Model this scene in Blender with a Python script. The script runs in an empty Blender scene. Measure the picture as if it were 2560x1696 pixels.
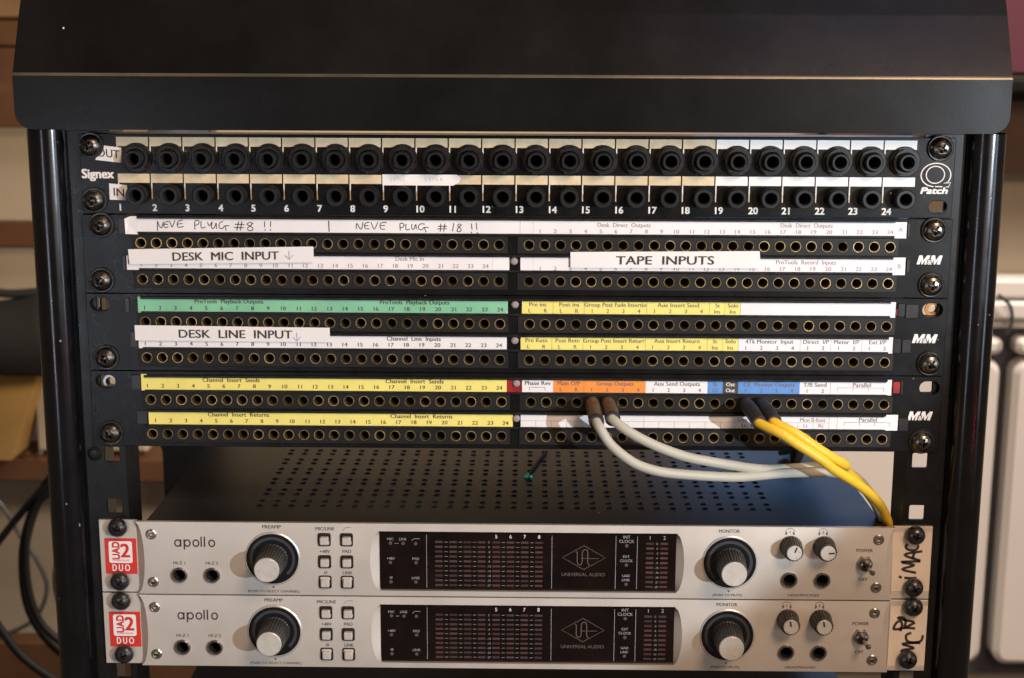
import bpy, bmesh, math, random
from math import pi, sin, cos, radians
from mathutils import Vector, Matrix
from mathutils.geometry import tessellate_polygon
random.seed(7)
S = 0.001                      # everything below is measured in millimetres
sc = bpy.context.scene
COL = sc.collection

# ------------------------------------------------------------------ camera
cam = bpy.data.cameras.new('camera'); co = bpy.data.objects.new('camera', cam); COL.objects.link(co)
co.matrix_world = Matrix(((0.9998903, -0.00662454, 0.0132476, 0.00909),
                          (0.01429468, 0.19737213, -0.98022441, -0.79393),
                          (0.00387883, 0.98030626, 0.19744518, 0.26861),
                          (0, 0, 0, 1)))
cam.sensor_width = 36; cam.lens = 50.61; cam.clip_start = 0.02; cam.clip_end = 30
cam.dof.use_dof = True; cam.dof.focus_distance = 0.812; cam.dof.aperture_fstop = 11.0
sc.camera = co
# ------------------------------------------------------------------ world, lamps, exposure
w = bpy.data.worlds.new('World'); sc.world = w; w.use_nodes = True
w.node_tree.nodes['Background'].inputs[0].default_value = (1.0, 0.76, 0.56, 1)
w.node_tree.nodes['Background'].inputs[1].default_value = 0.125
sc.view_settings.view_transform = 'Standard'; sc.view_settings.look = 'None'
sc.view_settings.exposure = -0.1; sc.view_settings.gamma = 1

def lamp(name, kind, loc, target, energy, col, size=60, size_y=None, spot=None, blend=.2):
    l = bpy.data.lights.new(name, kind); l.energy = energy; l.color = col
    if kind == 'AREA':
        l.shape = 'RECTANGLE' if size_y else 'DISK'; l.size = size*S
        if size_y: l.size_y = size_y*S
    else:
        l.shadow_soft_size = size*S
    if kind == 'SPOT':
        l.spot_size = radians(spot); l.spot_blend = blend
    o = bpy.data.objects.new(name, l); COL.objects.link(o)
    o.location = Vector(loc)*S
    o.rotation_euler = (Vector(target)-Vector(loc)).to_track_quat('-Z', 'Y').to_euler()
    return o
lamp('cool_key_lamp', 'SPOT', (880, -1110, 225), (-110, 0, 190), 70, (.76, .87, 1.0), 7, spot=26.5, blend=.14)
lamp('warm_room_lamp', 'AREA', (640, -1180, 1080), (0, 0, 60), 19.5, (1.0, .67, .42), 480)
lamp('left_highlight_strip', 'AREA', (-640, -1350, -60), (-100, 0, 60), 1.6, (.78, .85, 1.0), 50, 460)  # tall area light added for the highlight streak on the left post
lamp('right_highlight_strip', 'AREA', (1230, -830, 20), (200, 0, 60), 1.6, (.70, .82, 1.0), 150, 420)  # companion to the key, added for the right post's highlight
lamp('blue_reflection_lamp', 'AREA', (360, 870, 235), (250, 0, 60), .32, (.08, .42, 1.0), 330, 170)  # added out of sight behind the panels for the lid's blue reflection
lamp('front_fill_lamp', 'AREA', (700, -1500, 150), (0, 0, 150), 1.5, (1.0, .83, .66), 600)  # added low warm fill for the top cells, also a sheen on the flange
lamp('wall_fill_lamp', 'AREA', (-60, 420, 120), (-640, 930, -360), 4.2, (1.0, .82, .60), 120)  # added fill hidden behind the patch cages, brightens the lower left wall
lamp('blue_sheen_lamp', 'AREA', (560, -885, 1415), (180, 0, 280), 1.0, (.16, .38, 1.0), 480)  # added overhead to lay a navy sheen on the cover slope
lamp('background_fill_lamp', 'AREA', (900, 250, 1300), (520, 900, -250), 34, (1.0, .86, .74), 400)  # added overhead fill that lights the background separately
lamp('red_streak_lamp', 'POINT', (600, -640, -120), (0, 0, 0), .25, (1.0, .04, .05), 6)  # added red point light for the thin streak on the right post

# ------------------------------------------------------------------ materials
def mat(name, base, rough=.5, metal=0., bump=0., bscale=800., var=0., vscale=60., spec=.5, col2=None, emit=None, coat=0., specks=0.):
    m = bpy.data.materials.new(name); m.use_nodes = True
    nt = m.node_tree; b = nt.nodes['Principled BSDF']
    b.inputs['Base Color'].default_value = (*base, 1); b.inputs['Roughness'].default_value = rough
    b.inputs['Metallic'].default_value = metal; b.inputs['Specular IOR Level'].default_value = spec
    b.inputs['Coat Weight'].default_value = coat
    tc = nt.nodes.new('ShaderNodeNewGeometry')
    if var or col2:
        n = nt.nodes.new('ShaderNodeTexNoise'); n.inputs['Scale'].default_value = vscale; n.inputs['Detail'].default_value = 6
        n.inputs['Roughness'].default_value = .62
        nt.links.new(tc.outputs['Position'], n.inputs['Vector'])
        r = nt.nodes.new('ShaderNodeValToRGB')
        c2 = col2 or tuple(min(1, c*(1+var)) for c in base)
        c1 = base if col2 else tuple(c*(1-var) for c in base)
        r.color_ramp.elements[0].position = .38; r.color_ramp.elements[1].position = .68
        r.color_ramp.elements[0].color = (*c1, 1); r.color_ramp.elements[1].color = (*c2, 1)
        nt.links.new(n.outputs['Fac'], r.inputs['Fac']); nt.links.new(r.outputs['Color'], b.inputs['Base Color'])
        mp = nt.nodes.new('ShaderNodeMapRange'); mp.inputs['To Min'].default_value = max(.03, rough-.07); mp.inputs['To Max'].default_value = min(1, rough+.1)
        nt.links.new(n.outputs['Fac'], mp.inputs['Value']); nt.links.new(mp.outputs['Result'], b.inputs['Roughness'])
    if specks:
        vo = nt.nodes.new('ShaderNodeTexVoronoi'); vo.inputs['Scale'].default_value = specks
        nt.links.new(tc.outputs['Position'], vo.inputs['Vector'])
        sep = nt.nodes.new('ShaderNodeSeparateColor'); nt.links.new(vo.outputs['Color'], sep.inputs[0])
        mlt = nt.nodes.new('ShaderNodeMath'); mlt.operation = 'MULTIPLY'; mlt.inputs[1].default_value = .075
        pw = nt.nodes.new('ShaderNodeMath'); pw.operation = 'POWER'; pw.inputs[1].default_value = 6
        nt.links.new(sep.outputs[0], pw.inputs[0]); nt.links.new(pw.outputs[0], mlt.inputs[0])
        lt = nt.nodes.new('ShaderNodeMath'); lt.operation = 'LESS_THAN'
        nt.links.new(vo.outputs['Distance'], lt.inputs[0]); nt.links.new(mlt.outputs[0], lt.inputs[1])
        mx = nt.nodes.new('ShaderNodeMix'); mx.data_type = 'RGBA'
        nt.links.new(lt.outputs[0], mx.inputs[0]); src = b.inputs['Base Color']
        if src.is_linked: nt.links.new(src.links[0].from_socket, mx.inputs[6])
        else: mx.inputs[6].default_value = src.default_value
        mx.inputs[7].default_value = (.30, .28, .25, 1); nt.links.new(mx.outputs[2], src)
    if bump:
        n2 = nt.nodes.new('ShaderNodeTexNoise'); n2.inputs['Scale'].default_value = bscale; n2.inputs['Detail'].default_value = 3
        nt.links.new(tc.outputs['Position'], n2.inputs['Vector'])
        bp = nt.nodes.new('ShaderNodeBump'); bp.inputs['Strength'].default_value = bump; bp.inputs['Distance'].default_value = .00006
        nt.links.new(n2.outputs['Fac'], bp.inputs['Height']); nt.links.new(bp.outputs['Normal'], b.inputs['Normal'])
    if emit:
        b.inputs['Emission Color'].default_value = (*emit[0], 1); b.inputs['Emission Strength'].default_value = emit[1]
    return m
def obj_tint(m, amount):
    """small differences between alike pieces, by object"""
    nt = m.node_tree; b = nt.nodes['Principled BSDF']
    oi = nt.nodes.new('ShaderNodeObjectInfo'); mr = nt.nodes.new('ShaderNodeMapRange')
    mr.inputs['To Min'].default_value = 1-amount; mr.inputs['To Max'].default_value = 1+amount
    nt.links.new(oi.outputs['Random'], mr.inputs['Value'])
    hs = nt.nodes.new('ShaderNodeHueSaturation')
    src = b.inputs['Base Color']
    if src.is_linked: nt.links.new(src.links[0].from_socket, hs.inputs['Color'])
    else: hs.inputs['Color'].default_value = src.default_value
    nt.links.new(mr.outputs['Result'], hs.inputs['Value']); nt.links.new(hs.outputs['Color'], src)
    return m
M = {}
M['hood'] = mat('black_hood_paint', (.005, .0048, .0046), .25, bump=.5, bscale=1800, col2=(.0085, .0082, .008), vscale=16, spec=.2)
M['edge'] = mat('worn_fold_edge', (.03, .028, .025), .3, metal=.3, col2=(.19, .145, .085), vscale=4.5)
M['gloss'] = mat('gloss_black_post', (.004, .004, .005), .17, bump=.05, bscale=300, var=.3, vscale=40, spec=.5, specks=110)
M['rail'] = mat('satin_black_rail', (.006, .006, .006), .28, bump=.4, bscale=1500, col2=(.012, .0115, .011), vscale=90, spec=.3)
M['panel'] = mat('black_panel_paint', (.0045, .0045, .0047), .27, bump=.5, bscale=2600, col2=(.0075, .0073, .007), vscale=70, spec=.26, specks=160)
M['block'] = mat('black_plastic_block', (.010, .0095, .0088), .46, bump=.3, bscale=2200, var=.25, vscale=100, spec=.35)
M['ridge'] = mat('black_holder_ridge', (.008, .0072, .0068), .36, bump=.2, bscale=900, col2=(.022, .02, .018), vscale=260, spec=.35, specks=260)
M['inside'] = mat('dark_inside', (.004, .004, .004), .8)
M['brass'] = obj_tint(mat('brass_ring', (.56, .385, .155), .34, metal=.75, bump=.4, bscale=1500, var=.45, vscale=260), .45)
M['brass_in'] = mat('brass_bore', (.20, .13, .05), .45, metal=.8, bump=.3, bscale=2500, var=.4, vscale=500)
M['jackblack'] = mat('black_nylon_jack', (.010, .010, .0098), .36, bump=.25, bscale=1800, var=.3, vscale=200, spec=.4)
M['paper'] = mat('white_label_paper', (.82, .79, .78), .55, bump=.2, bscale=500, var=.05, vscale=24)
M['paper2'] = mat('white_loose_paper', (.80, .775, .75), .6, bump=.3, bscale=350, var=.03, vscale=25)
M['cellnew'] = mat('clean_white_cell', (.86, .83, .79), .5, var=.02, vscale=60)
M['cellold'] = obj_tint(mat('yellowed_cell', (.60, .47, .28), .6, col2=(.74, .63, .43), bump=.5, bscale=700, vscale=110), .06)
M['print'] = mat('white_print', (.82, .78, .72), .55)
M['printcream'] = mat('cream_print', (.72, .58, .38), .55)
M['faint'] = mat('faded_ink', (.52, .49, .46), .6)
M['ink'] = mat('black_ink', (.035, .028, .03), .6)
M['greyink'] = mat('grey_ink', (.34, .27, .27), .6)
M['midink'] = mat('mid_ink', (.16, .12, .115), .6)
M['blueink'] = mat('blue_ballpoint', (.16, .22, .45), .6)
M['yellow'] = mat('yellow_label', (.85, .74, .19), .5, var=.05, vscale=60)
M['green'] = mat('green_label', (.22, .53, .32), .5, var=.10, vscale=45)
M['orange'] = mat('orange_label', (.86, .28, .045), .5, var=.04, vscale=60)
M['blue'] = mat('blue_label', (.11, .28, .62), .45, var=.06, vscale=60)
M['darkcell'] = mat('charcoal_label', (.05, .045, .045), .5)
M['redtag'] = mat('red_tag', (.32, .012, .016), .4, var=.3, vscale=90)
M['clear'] = mat('smoky_end_window', (.014, .012, .012), .3, var=.2, vscale=120)
M['alu'] = mat('satin_aluminium', (.66, .60, .525), .42, metal=.4, bump=.12, bscale=3500, var=.05, vscale=25)
M['alu_edge'] = mat('machined_aluminium', (.74, .70, .65), .36, metal=.7)
M['capm'] = mat('turned_cap', (.84, .79, .71), .28, metal=.5, var=.05, vscale=300)
M['btn'] = mat('silver_button', (.72, .66, .58), .32, metal=.4, var=.05, vscale=400)
M['black'] = mat('black_plastic', (.013, .013, .014), .4, bump=.1, bscale=1200)
M['knob'] = mat('black_rubber_knob', (.026, .025, .023), .46, bump=.3, bscale=1500)
M['dish'] = mat('glossy_black_dish', (.006, .007, .009), .22)
M['ledring'] = mat('unlit_led_ring', (.045, .045, .05), .35)
M['glass'] = mat('smoked_display', (.007, .0035, .0035), .1, var=.4, vscale=40)  # a faint red reflection is put into the glass colour
M['seg'] = obj_tint(mat('unlit_meter_segment', (.060, .033, .029), .4), .35)
M['dot'] = mat('unlit_indicator', (.10, .065, .06), .4)
M['glassprint'] = mat('display_print', (.34, .34, .34), .5)
M['glasslogo'] = mat('display_logo', (.13, .085, .07), .5)
M['steel'] = mat('dark_steel_screw', (.16, .145, .13), .26, metal=1, bump=.15, bscale=900, var=.3, vscale=200)
M['blackscrew'] = mat('black_screw', (.018, .017, .017), .28, bump=.35, bscale=900, var=.4, vscale=250, spec=.7)
M['hex'] = mat('nickel_hex_screw', (.50, .46, .40), .28, metal=1)
M['nickel'] = mat('nickel_ring', (.42, .38, .36), .25, metal=1)
M['rivet'] = mat('clear_rivet', (.46, .40, .40), .25, metal=.35, bump=.4, bscale=800)
M['red'] = mat('red_sticker', (.62, .035, .022), .42, var=.05, vscale=50)
M['stickwhite'] = mat('sticker_white', (.85, .80, .76), .45)
M['tape'] = mat('masking_tape', (.74, .62, .48), .6, bump=.3, bscale=500, var=.04, vscale=80)
M['marker'] = mat('black_marker', (.045, .03, .025), .5)
M['copper'] = mat('copper_nut', (.55, .27, .10), .25, metal=1)
M['chrome'] = mat('bright_nut', (.38, .38, .39), .3, metal=1)
M['lid'] = mat('dusty_black_lid', (.005, .0062, .009), .34, bump=.5, bscale=1400, col2=(.022, .0235, .027), vscale=10, spec=.22, specks=120)
M['cordgrey'] = mat('grey_cable_jacket', (.44, .43, .355), .5, bump=.15, bscale=300, var=.04, vscale=60)
M['cordyel'] = mat('yellow_cable_jacket', (.80, .50, .035), .42, bump=.15, bscale=300, var=.04, vscale=60)
M['bootbrown'] = mat('worn_brown_plug', (.075, .052, .036), .5, bump=.6, bscale=700, col2=(.15, .11, .085), vscale=170)
M['bootblack'] = mat('black_plug', (.028, .026, .026), .5, bump=.3, bscale=900, var=.3, vscale=150)
M['wall'] = mat('plaster_wall', (.34, .285, .215), .9, bump=.3, bscale=60, var=.06, vscale=5)
M['wood'] = mat('dark_wood', (.075, .030, .012), .55, col2=(.11, .048, .018), vscale=8)
M['trimwood'] = mat('light_wood_trim', (.17, .095, .04), .6, col2=(.22, .13, .06), vscale=8)
M['radiator'] = mat('white_radiator', (.74, .71, .68), .45, var=.02, vscale=9)
M['floor'] = mat('brown_floor', (.16, .10, .05), .7, var=.2, vscale=9)
M['blackcable'] = mat('black_cable', (.006, .006, .007), .6, spec=.2)
M['bag'] = mat('black_fabric', (.010, .009, .009), .8)
M['card'] = mat('ochre_card', (.34, .20, .06), .8, var=.12, vscale=12)
M['plum'] = mat('plum_plastic', (.09, .016, .035), .5)
M['pink'] = mat('pink_cover', (.45, .28, .25), .6)
M['greentip'] = mat('green_tip', (.05, .33, .18), .5)

# ------------------------------------------------------------------ mesh builder
class MB:
    def __init__(s): s.v = []; s.f = []; s.m = []; s.mats = []; s.sm = []
    def mi(s, m):
        if m not in s.mats: s.mats.append(m)
        return s.mats.index(m)
    def add(s, vs, fs, m, smooth=False):
        b = len(s.v); s.v += [tuple(p) for p in vs]; k = s.mi(m)
        for f in fs: s.f.append([b+i for i in f]); s.m.append(k); s.sm.append(smooth)
    def box(s, x0, x1, y0, y1, z0, z1, m, b=0.):
        """y0 is the front; b chamfers the front edges"""
        if b <= 0:
            vs = [(x0,y0,z0),(x1,y0,z0),(x1,y0,z1),(x0,y0,z1),(x0,y1,z0),(x1,y1,z0),(x1,y1,z1),(x0,y1,z1)]
            s.add(vs, [(0,1,2,3),(5,4,7,6),(4,0,3,7),(1,5,6,2),(3,2,6,7),(4,5,1,0)], m)
        else:
            def ring(i, y): return [(x0+i,y,z0+i),(x1-i,y,z0+i),(x1-i,y,z1-i),(x0+i,y,z1-i)]
            vs = ring(b, y0)+ring(0, y0+b)+ring(0, y1)
            fs = [(0,1,2,3),(11,10,9,8)]
            for r in (0, 4):
                for i in range(4):
                    j = (i+1) % 4; fs.append((r+4+i, r+4+j, r+j, r+i))
            s.add(vs, fs, m)
    def lathe(s, prof, cx, cz, m, seg=24, ph=0., smooth=True, sx=1., wob=None):
        """profile of (radius, y[, material]) turned about an axis along Y"""
        rings = []
        for k, p in enumerate(prof):
            r, y = p[0], p[1]
            rings.append([(cx+(r*(wob(i) if (wob and len(p) > 3) else 1))*cos(ph+2*pi*i/seg)*sx, y, cz+(r*(wob(i) if (wob and len(p) > 3) else 1))*sin(ph+2*pi*i/seg)) for i in range(seg)])
        for k in range(len(prof)-1):
            mm = prof[k+1][2] if len(prof[k+1]) > 2 and prof[k+1][2] else m
            vs = rings[k]+rings[k+1]
            s.add(vs, [(i, (i+1) % seg, seg+(i+1) % seg, seg+i) for i in range(seg)], mm, smooth)
    def disc(s, r, y, cx, cz, m, seg=24, ph=0.):
        s.add([(cx+r*cos(ph+2*pi*i/seg), y, cz+r*sin(ph+2*pi*i/seg)) for i in range(seg)], [tuple(range(seg))], m)
    def plate(s, outer, holes, y0, y1, m, b=0., side=None):
        """flat plate facing -Y with holes; outer/holes are functions of an inset"""
        loops = [outer(b)]+[h(-b) for h in holes]
        flat = [p for l in loops for p in l]
        tris = tessellate_polygon([[Vector((x, z, 0)) for x, z in l] for l in loops])
        fr = []
        for t in tris:
            a, c, d = (Vector((*flat[i], 0)) for i in t)
            fr.append(t if (c-a).cross(d-a).z > 0 else (t[0], t[2], t[1]))
        s.add([(x, y0, z) for x, z in flat], fr, m)
        loops0 = [outer(0)]+[h(0) for h in holes]
        for l, l0 in zip(loops, loops0):
            n = len(l)
            area = sum(l[i][0]*l[(i+1) % n][1]-l[(i+1) % n][0]*l[i][1] for i in range(n))
            vs = [(x, y0, z) for x, z in l]+[(x, y0+b, z) for x, z in l0]+[(x, y1, z) for x, z in l0]
            fs = []
            for r in ((0, n) if b else (n,)):
                for i in range(n):
                    j = (i+1) % n; q = (r+n+i, r+n+j, r+j, r+i); fs.append(q)
            s.add(vs, fs, side or m)
        l = loops0[0]
    def tube(s, pts, r, m, seg=12, sub=6, caps=True, rads=None):
        P = [Vector(p) for p in pts]; C = []; RR = []
        for i in range(len(P)-1):
            p0 = P[i-1] if i else 2*P[0]-P[1]; p3 = P[i+2] if i+2 < len(P) else 2*P[-1]-P[-2]
            for k in range(sub):
                t = k/sub; a, bq = P[i], P[i+1]
                C.append(.5*((2*a)+(bq-p0)*t+(2*p0-5*a+4*bq-p3)*t*t+(3*a-3*bq+p3-p0)*t**3))
                RR.append((rads[i]*(1-t)+rads[i+1]*t) if rads else r)
        C.append(P[-1]); RR.append(rads[-1] if rads else r)
        n = None; rings = []
        for i, c in enumerate(C):
            d = (C[min(i+1, len(C)-1)]-C[max(i-1, 0)]).normalized()
            if n is None: n = d.orthogonal().normalized()
            n = (n-d*n.dot(d)).normalized(); q = d.cross(n)
            rings.append([c+(n*cos(2*pi*k/seg)+q*sin(2*pi*k/seg))*RR[i] for k in range(seg)])
        vs = [p for r_ in rings for p in r_]; fs = []
        for i in range(len(rings)-1):
            for k in range(seg):
                k2 = (k+1) % seg; fs.append((i*seg+k, i*seg+k2, (i+1)*seg+k2, (i+1)*seg+k))
        s.add(vs, fs, m, True)
        if caps:
            s.add(rings[0], [tuple(range(seg))[::-1]], m); s.add(rings[-1], [tuple(range(seg))], m)
    def stroke(s, pts, wd, y, m, closed=False, cap=True):
        """flat pen stroke on a plane facing -Y"""
        P = [Vector((a, b)) for a, b in pts]; n = len(P); L = []; Rr = []
        for i in range(n):
            a = P[i-1] if (i or closed) else P[0]; b = P[(i+1) % n] if (i < n-1 or closed) else P[-1]
            d = (b-a).normalized() if (b-a).length else Vector((1, 0)); q = Vector((-d.y, d.x))*wd/2
            if cap and not closed and i == 0: p = P[i]-d*wd*.3
            elif cap and not closed and i == n-1: p = P[i]+d*wd*.3
            else: p = P[i]
            L.append(p+q); Rr.append(p-q)
        vs = [(p.x, y, p.y) for p in L]+[(p.x, y, p.y) for p in Rr]
        fs = [(n+i, n+(i+1) % n, (i+1) % n, i) for i in range(n if closed else n-1)]
        s.add(vs, fs, m)
    def rect(s, x0, x1, z0, z1, y, m): s.add([(x0,y,z0),(x1,y,z0),(x1,y,z1),(x0,y,z1)], [(0,1,2,3)], m)
    def text(s, t, y, m, h=2., cx=None, x0=None, x1=None, z=0., bold=0., **k):
        """lettering struck several times a hair apart gives the weight of the print"""
        e = (bold or (.016 if h < 1.6 else .021))*h/.7
        offs = [(0, 0)] if y > 0 else [(-e, 0), (e, 0)] if bold < .02 else [(-e, -e*.6), (e, -e*.6), (0, 0), (-e, e*.6), (e, e*.6)]
        for i, (dx, dz) in enumerate(offs):
            s._text(t, y-.012*i, m, h, None if cx is None else cx+dx, None if x0 is None else x0+dx, None if x1 is None else x1+dx, z+dz, **k)
    def _text(s, t, y, m, h=2., cx=None, x0=None, x1=None, z=0., bold=0., shear=0., rot=0., wide=1., space=1.):
        """flat lettering: cap height h on baseline z; placed by centre, left edge, or stretched to x0..x1"""
        vs, fs, (a, b), cap = glyphs(t, bold, space)
        k = h/cap; kx = k*wide
        if x0 is not None and x1 is not None: kx = (x1-x0)/(b-a); ox = x0-a*kx
        elif x0 is not None: ox = x0-a*kx
        elif cx is not None and rot: ox = -(a+b)/2*kx
        else: ox = cx-(a+b)/2*kx
        out = []
        for vx, vz in vs:
            X = ox+vx*kx+vz*k*shear; Z = vz*k
            if rot: X, Z = cx+X*cos(rot)-Z*sin(rot), Z*cos(rot)+X*sin(rot)
            out.append((X, y, Z+z))
        s.add(out, fs, m)
    def shift(s, dx=0, dy=0, dz=0): s.v = [(a+dx, b+dy, c+dz) for a, b, c in s.v]; return s
    def bowed(s, name):
        """slice the plate into bands and bow it very slightly, edges back"""
        me = s.mesh(name); bm = bmesh.new(); bm.from_mesh(me)
        for i in range(1, 12):
            z = (-.25-43.95*i/12)*S
            bmesh.ops.bisect_plane(bm, geom=bm.verts[:]+bm.edges[:]+bm.faces[:], plane_co=(0, 0, z), plane_no=(0, 0, 1))
        for v in bm.verts:
            if v.co.y < 0.0: v.co.y += bow(v.co.z/S)*S
        bm.normal_update()
        for f in bm.faces:
            f.smooth = abs(f.normal.y) > .985
        bm.to_mesh(me)
        for e in me.edges: pass
        bm.free(); 
        at = me.attributes.new('sharp_edge', 'BOOLEAN', 'EDGE') if 'sharp_edge' not in me.attributes else me.attributes['sharp_edge']
        fa = {}
        for p in me.polygons:
            for k in p.edge_keys: fa.setdefault(k, []).append(p)
        for e in me.edges:
            ps = fa.get(tuple(sorted(e.vertices)), [])
            at.data[e.index].value = len(ps) != 2 or ps[0].normal.dot(ps[1].normal) < .97
        return me
    def mesh(s, name):
        me = bpy.data.meshes.new(name)
        me.from_pydata([(a*S, b*S, c*S) for a, b, c in s.v], [], s.f)
        for m in s.mats: me.materials.append(M[m])
        me.polygons.foreach_set('material_index', s.m); me.polygons.foreach_set('use_smooth', s.sm)
        me.update(); return me
    def obj(s, name, parent=None, loc=None, **kw): return link(name, s.mesh(name), parent, loc, **kw)
def link(name, data, parent=None, loc=None, **kw):
    o = bpy.data.objects.new(name, data); COL.objects.link(o)
    if parent is not None: o.parent = parent
    if loc: o.location = Vector(loc)*S
    for k, v in kw.items(): o[k] = v
    return o
def thing(name, label, category, loc=(0, 0, 0), group=None):
    o = link(name, None, None, loc); o.empty_display_size = .01; o['label'] = label; o['category'] = category
    if group: o['group'] = group
    return o
_g = {}
def cap_height(_c=[]):
    if not _c:
        c = bpy.data.curves.new('h', 'FONT'); c.body = 'H'; c.size = 1
        o = bpy.data.objects.new('h', c); COL.objects.link(o); bpy.context.view_layer.update()
        me = o.to_mesh(); _c.append(max(v.co.y for v in me.vertices)-min(v.co.y for v in me.vertices)); print('cap', _c[0]); o.to_mesh_clear()
        bpy.data.objects.remove(o); bpy.data.curves.remove(c)
    return _c[0]
def glyphs(t, bold, space):
    bold = 0
    key = (t, bold, space)
    if key in _g: return _g[key]
    c = bpy.data.curves.new('lettering_source', 'FONT'); c.body = t; c.size = 1; c.resolution_u = 3; c.offset = bold; c.space_character = space
    o = bpy.data.objects.new('lettering_source', c); COL.objects.link(o)
    bpy.context.view_layer.update()
    me = o.to_mesh()
    vs = [(v.co.x, v.co.y) for v in me.vertices]
    fs = []
    for p in me.polygons:
        q = list(p.vertices); a, b_, d = (Vector((*vs[i], 0)) for i in q[:3])
        fs.append(q if p.normal.z > 0 else q[::-1])
    o.to_mesh_clear(); bpy.data.objects.remove(o); bpy.data.curves.remove(c)
    xs = [v[0] for v in vs] or [0, 1]
    _g[key] = (vs, fs, (min(xs), max(xs)), cap_height()+2*bold); return _g[key]

def bow(z): return .95*((z+22.2)/22)**2
def bowprint(b): b.v = [(x, y+(bow(z) if y < 0 else 0), z) for x, y, z in b.v]; return b
# loop makers: functions of inset, counter-clockwise
def rrect(x0, x1, z0, z1, r=0., n=4):
    def f(i=0.):
        a, b, c, d = x0+i, x1-i, z0+i, z1-i; q = max(r-i, 0)
        if r <= 0: return [(a, c), (b, c), (b, d), (a, d)]
        out = []
        for cx, cz, s0 in ((b-q, c+q, -pi/2), (b-q, d-q, 0), (a+q, d-q, pi/2), (a+q, c+q, pi)):
            for k in range(n+1): t = s0+pi/2*k/n; out.append((cx+q*cos(t), cz+q*sin(t)))
        return out
    return f
def circ(cx, cz, r, n=16):
    return lambda i=0.: [(cx+(r-i)*cos(2*pi*k/n), cz+(r-i)*sin(2*pi*k/n)) for k in range(n)]

# ================================================================== ROOM BEHIND
def structure(name, mb): return mb.obj(name, kind='structure')
b = MB(); b.box(-2600, 2600, 930, 960, -1400, 1700, 'wall'); structure('wall', b)
b = MB(); b.box(-2600, 2600, -900, 930, -1430, -1400, 'floor'); structure('floor', b)

# radiator at the right
t = thing('radiator', 'white ribbed radiator with a rounded top grille behind the right post', 'radiator', (575, 880, -500))
for x0, x1 in ((-340, -8), (8, 330)):
    b = MB(); b.plate(rrect(x0, x1, 24, 410, 18, 6), [], 0, 30, 'radiator', 7); b.obj('panel', t)
    b = MB(); b.plate(rrect(x0, x1, 416, 436, 8, 6), [], -2, 26, 'radiator', 6); b.obj('header', t)
for z0, z1, y in ((446, 456, 10), (458, 480, -2), (483, 506, 4)):
    b = MB(); b.box(-345, 340, y, 45, z0, z1, 'radiator', 4); b.obj('top_grille', t)
b = MB(); b.tube([(-22, -12, 490), (-8, -12, 478), (-4, -12, 460), (-9, -12, 444)], 2.2, 'ledring', 8); b.obj('hanging_wire', t)
b = MB(); b.box(-350, 345, 31, 48, 0, 500, 'ledring'); b.obj('back_plate', t)

t = thing('wooden_beam', 'dark brown wooden beam along the back wall, level with the top patch panel', 'beam', (0, 900, 0))
b = MB(); b.box(350, 900, 0, 28, 128, 214, 'wood', 2); b.box(350, 900, -3, 28, 214, 221, 'bag'); b.obj('plank', t)
b = MB(); b.box(-1000, -420, 0, 28, 176, 268, 'wood', 2); b.box(-1000, -420, 0, 28, 270, 300, 'wood', 2); b.box(-1000, -420, -4, 28, 302, 360, 'trimwood', 2); b.obj('plank', t)
t = thing('narrow_wooden_trim', 'narrow maroon wooden trim low on the wall left of the rack', 'trim', (0, 905, 0))
b = MB(); b.box(-1000, -430, 0, 22, 34, 64, 'wood', 2); b.obj('board', t)
t = thing('storage_case', 'plum coloured case with a dark lid line behind the upper right of the rack', 'case', (600, 820, 250))
b = MB(); b.box(-130, 200, 0, 60, -8, 190, 'plum', 4); b.obj('body', t)
b = MB(); b.box(-132, 202, -3, 62, -16, -8, 'bag', 1); b.obj('rim', t)
b = MB(); b.lathe([(.1, -20), (20, -18), (30, -8), (34, 4)], -8, 78, 'pink', 24); b.obj('round_lamp_cover', t)

t = thing('shelf', 'worn brown wooden shelf at the left behind the coiled black cables', 'shelf', (0, 880, 0))
b = MB(); b.box(-1000, -330, -30, 50, -240, -212, 'wood', 2); b.obj('board', t)
b = MB(); b.lathe([(.1, -34), (3, -33), (3.4, -30)], -588, -205, 'copper', 10); b.obj('knob', t)  # this metal bead and the next are added as orange glints on the shelf
b = MB(); b.lathe([(.1, -34), (3, -33), (3.4, -30)], -573, -205, 'hex', 10); b.obj('knob', t)
t = thing('cardboard_box', 'ochre cardboard box standing on the shelf left of the rack', 'box', (-640, 820, -205))
b = MB(); b.plate(lambda i=0: [(-160, 0), (42, 0), (82, 112), (-160, 112)], [], 0, 60, 'card', 2); b.obj('carton', t)
t = thing('equipment_bag', 'black rounded fabric bag lying on top of the ochre box', 'bag', (-600, 800, -40))
b = MB(); b.tube([(-240, 0, 6), (-120, -4, -2), (0, -6, -14), (70, 0, -8), (140, 5, 10)], 50, 'bag', 18, rads=[34, 44, 42, 50, 30]); b.obj('pouch', t)
b = MB(); b.tube([(-120, -10, 52), (-60, -14, 42), (-20, -12, 46), (20, -12, 38), (60, -10, 40)], 5, 'bag', 8); b.obj('strap', t)
t = thing('skirting_board', 'low brown skirting board at the lower left corner behind the cables', 'skirting board', (0, 900, 0))
b = MB(); b.box(-1000, -380, 0, 28, -700, -466, 'wood', 3); b.obj('board', t)
t = thing('grey_case', 'grey box partly hidden between the ochre box and the left post', 'box', (-510, 860, -205))
b = MB(); b.box(-70, 60, 0, 30, 0, 88, 'wall', 2); b.obj('carton', t)

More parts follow.
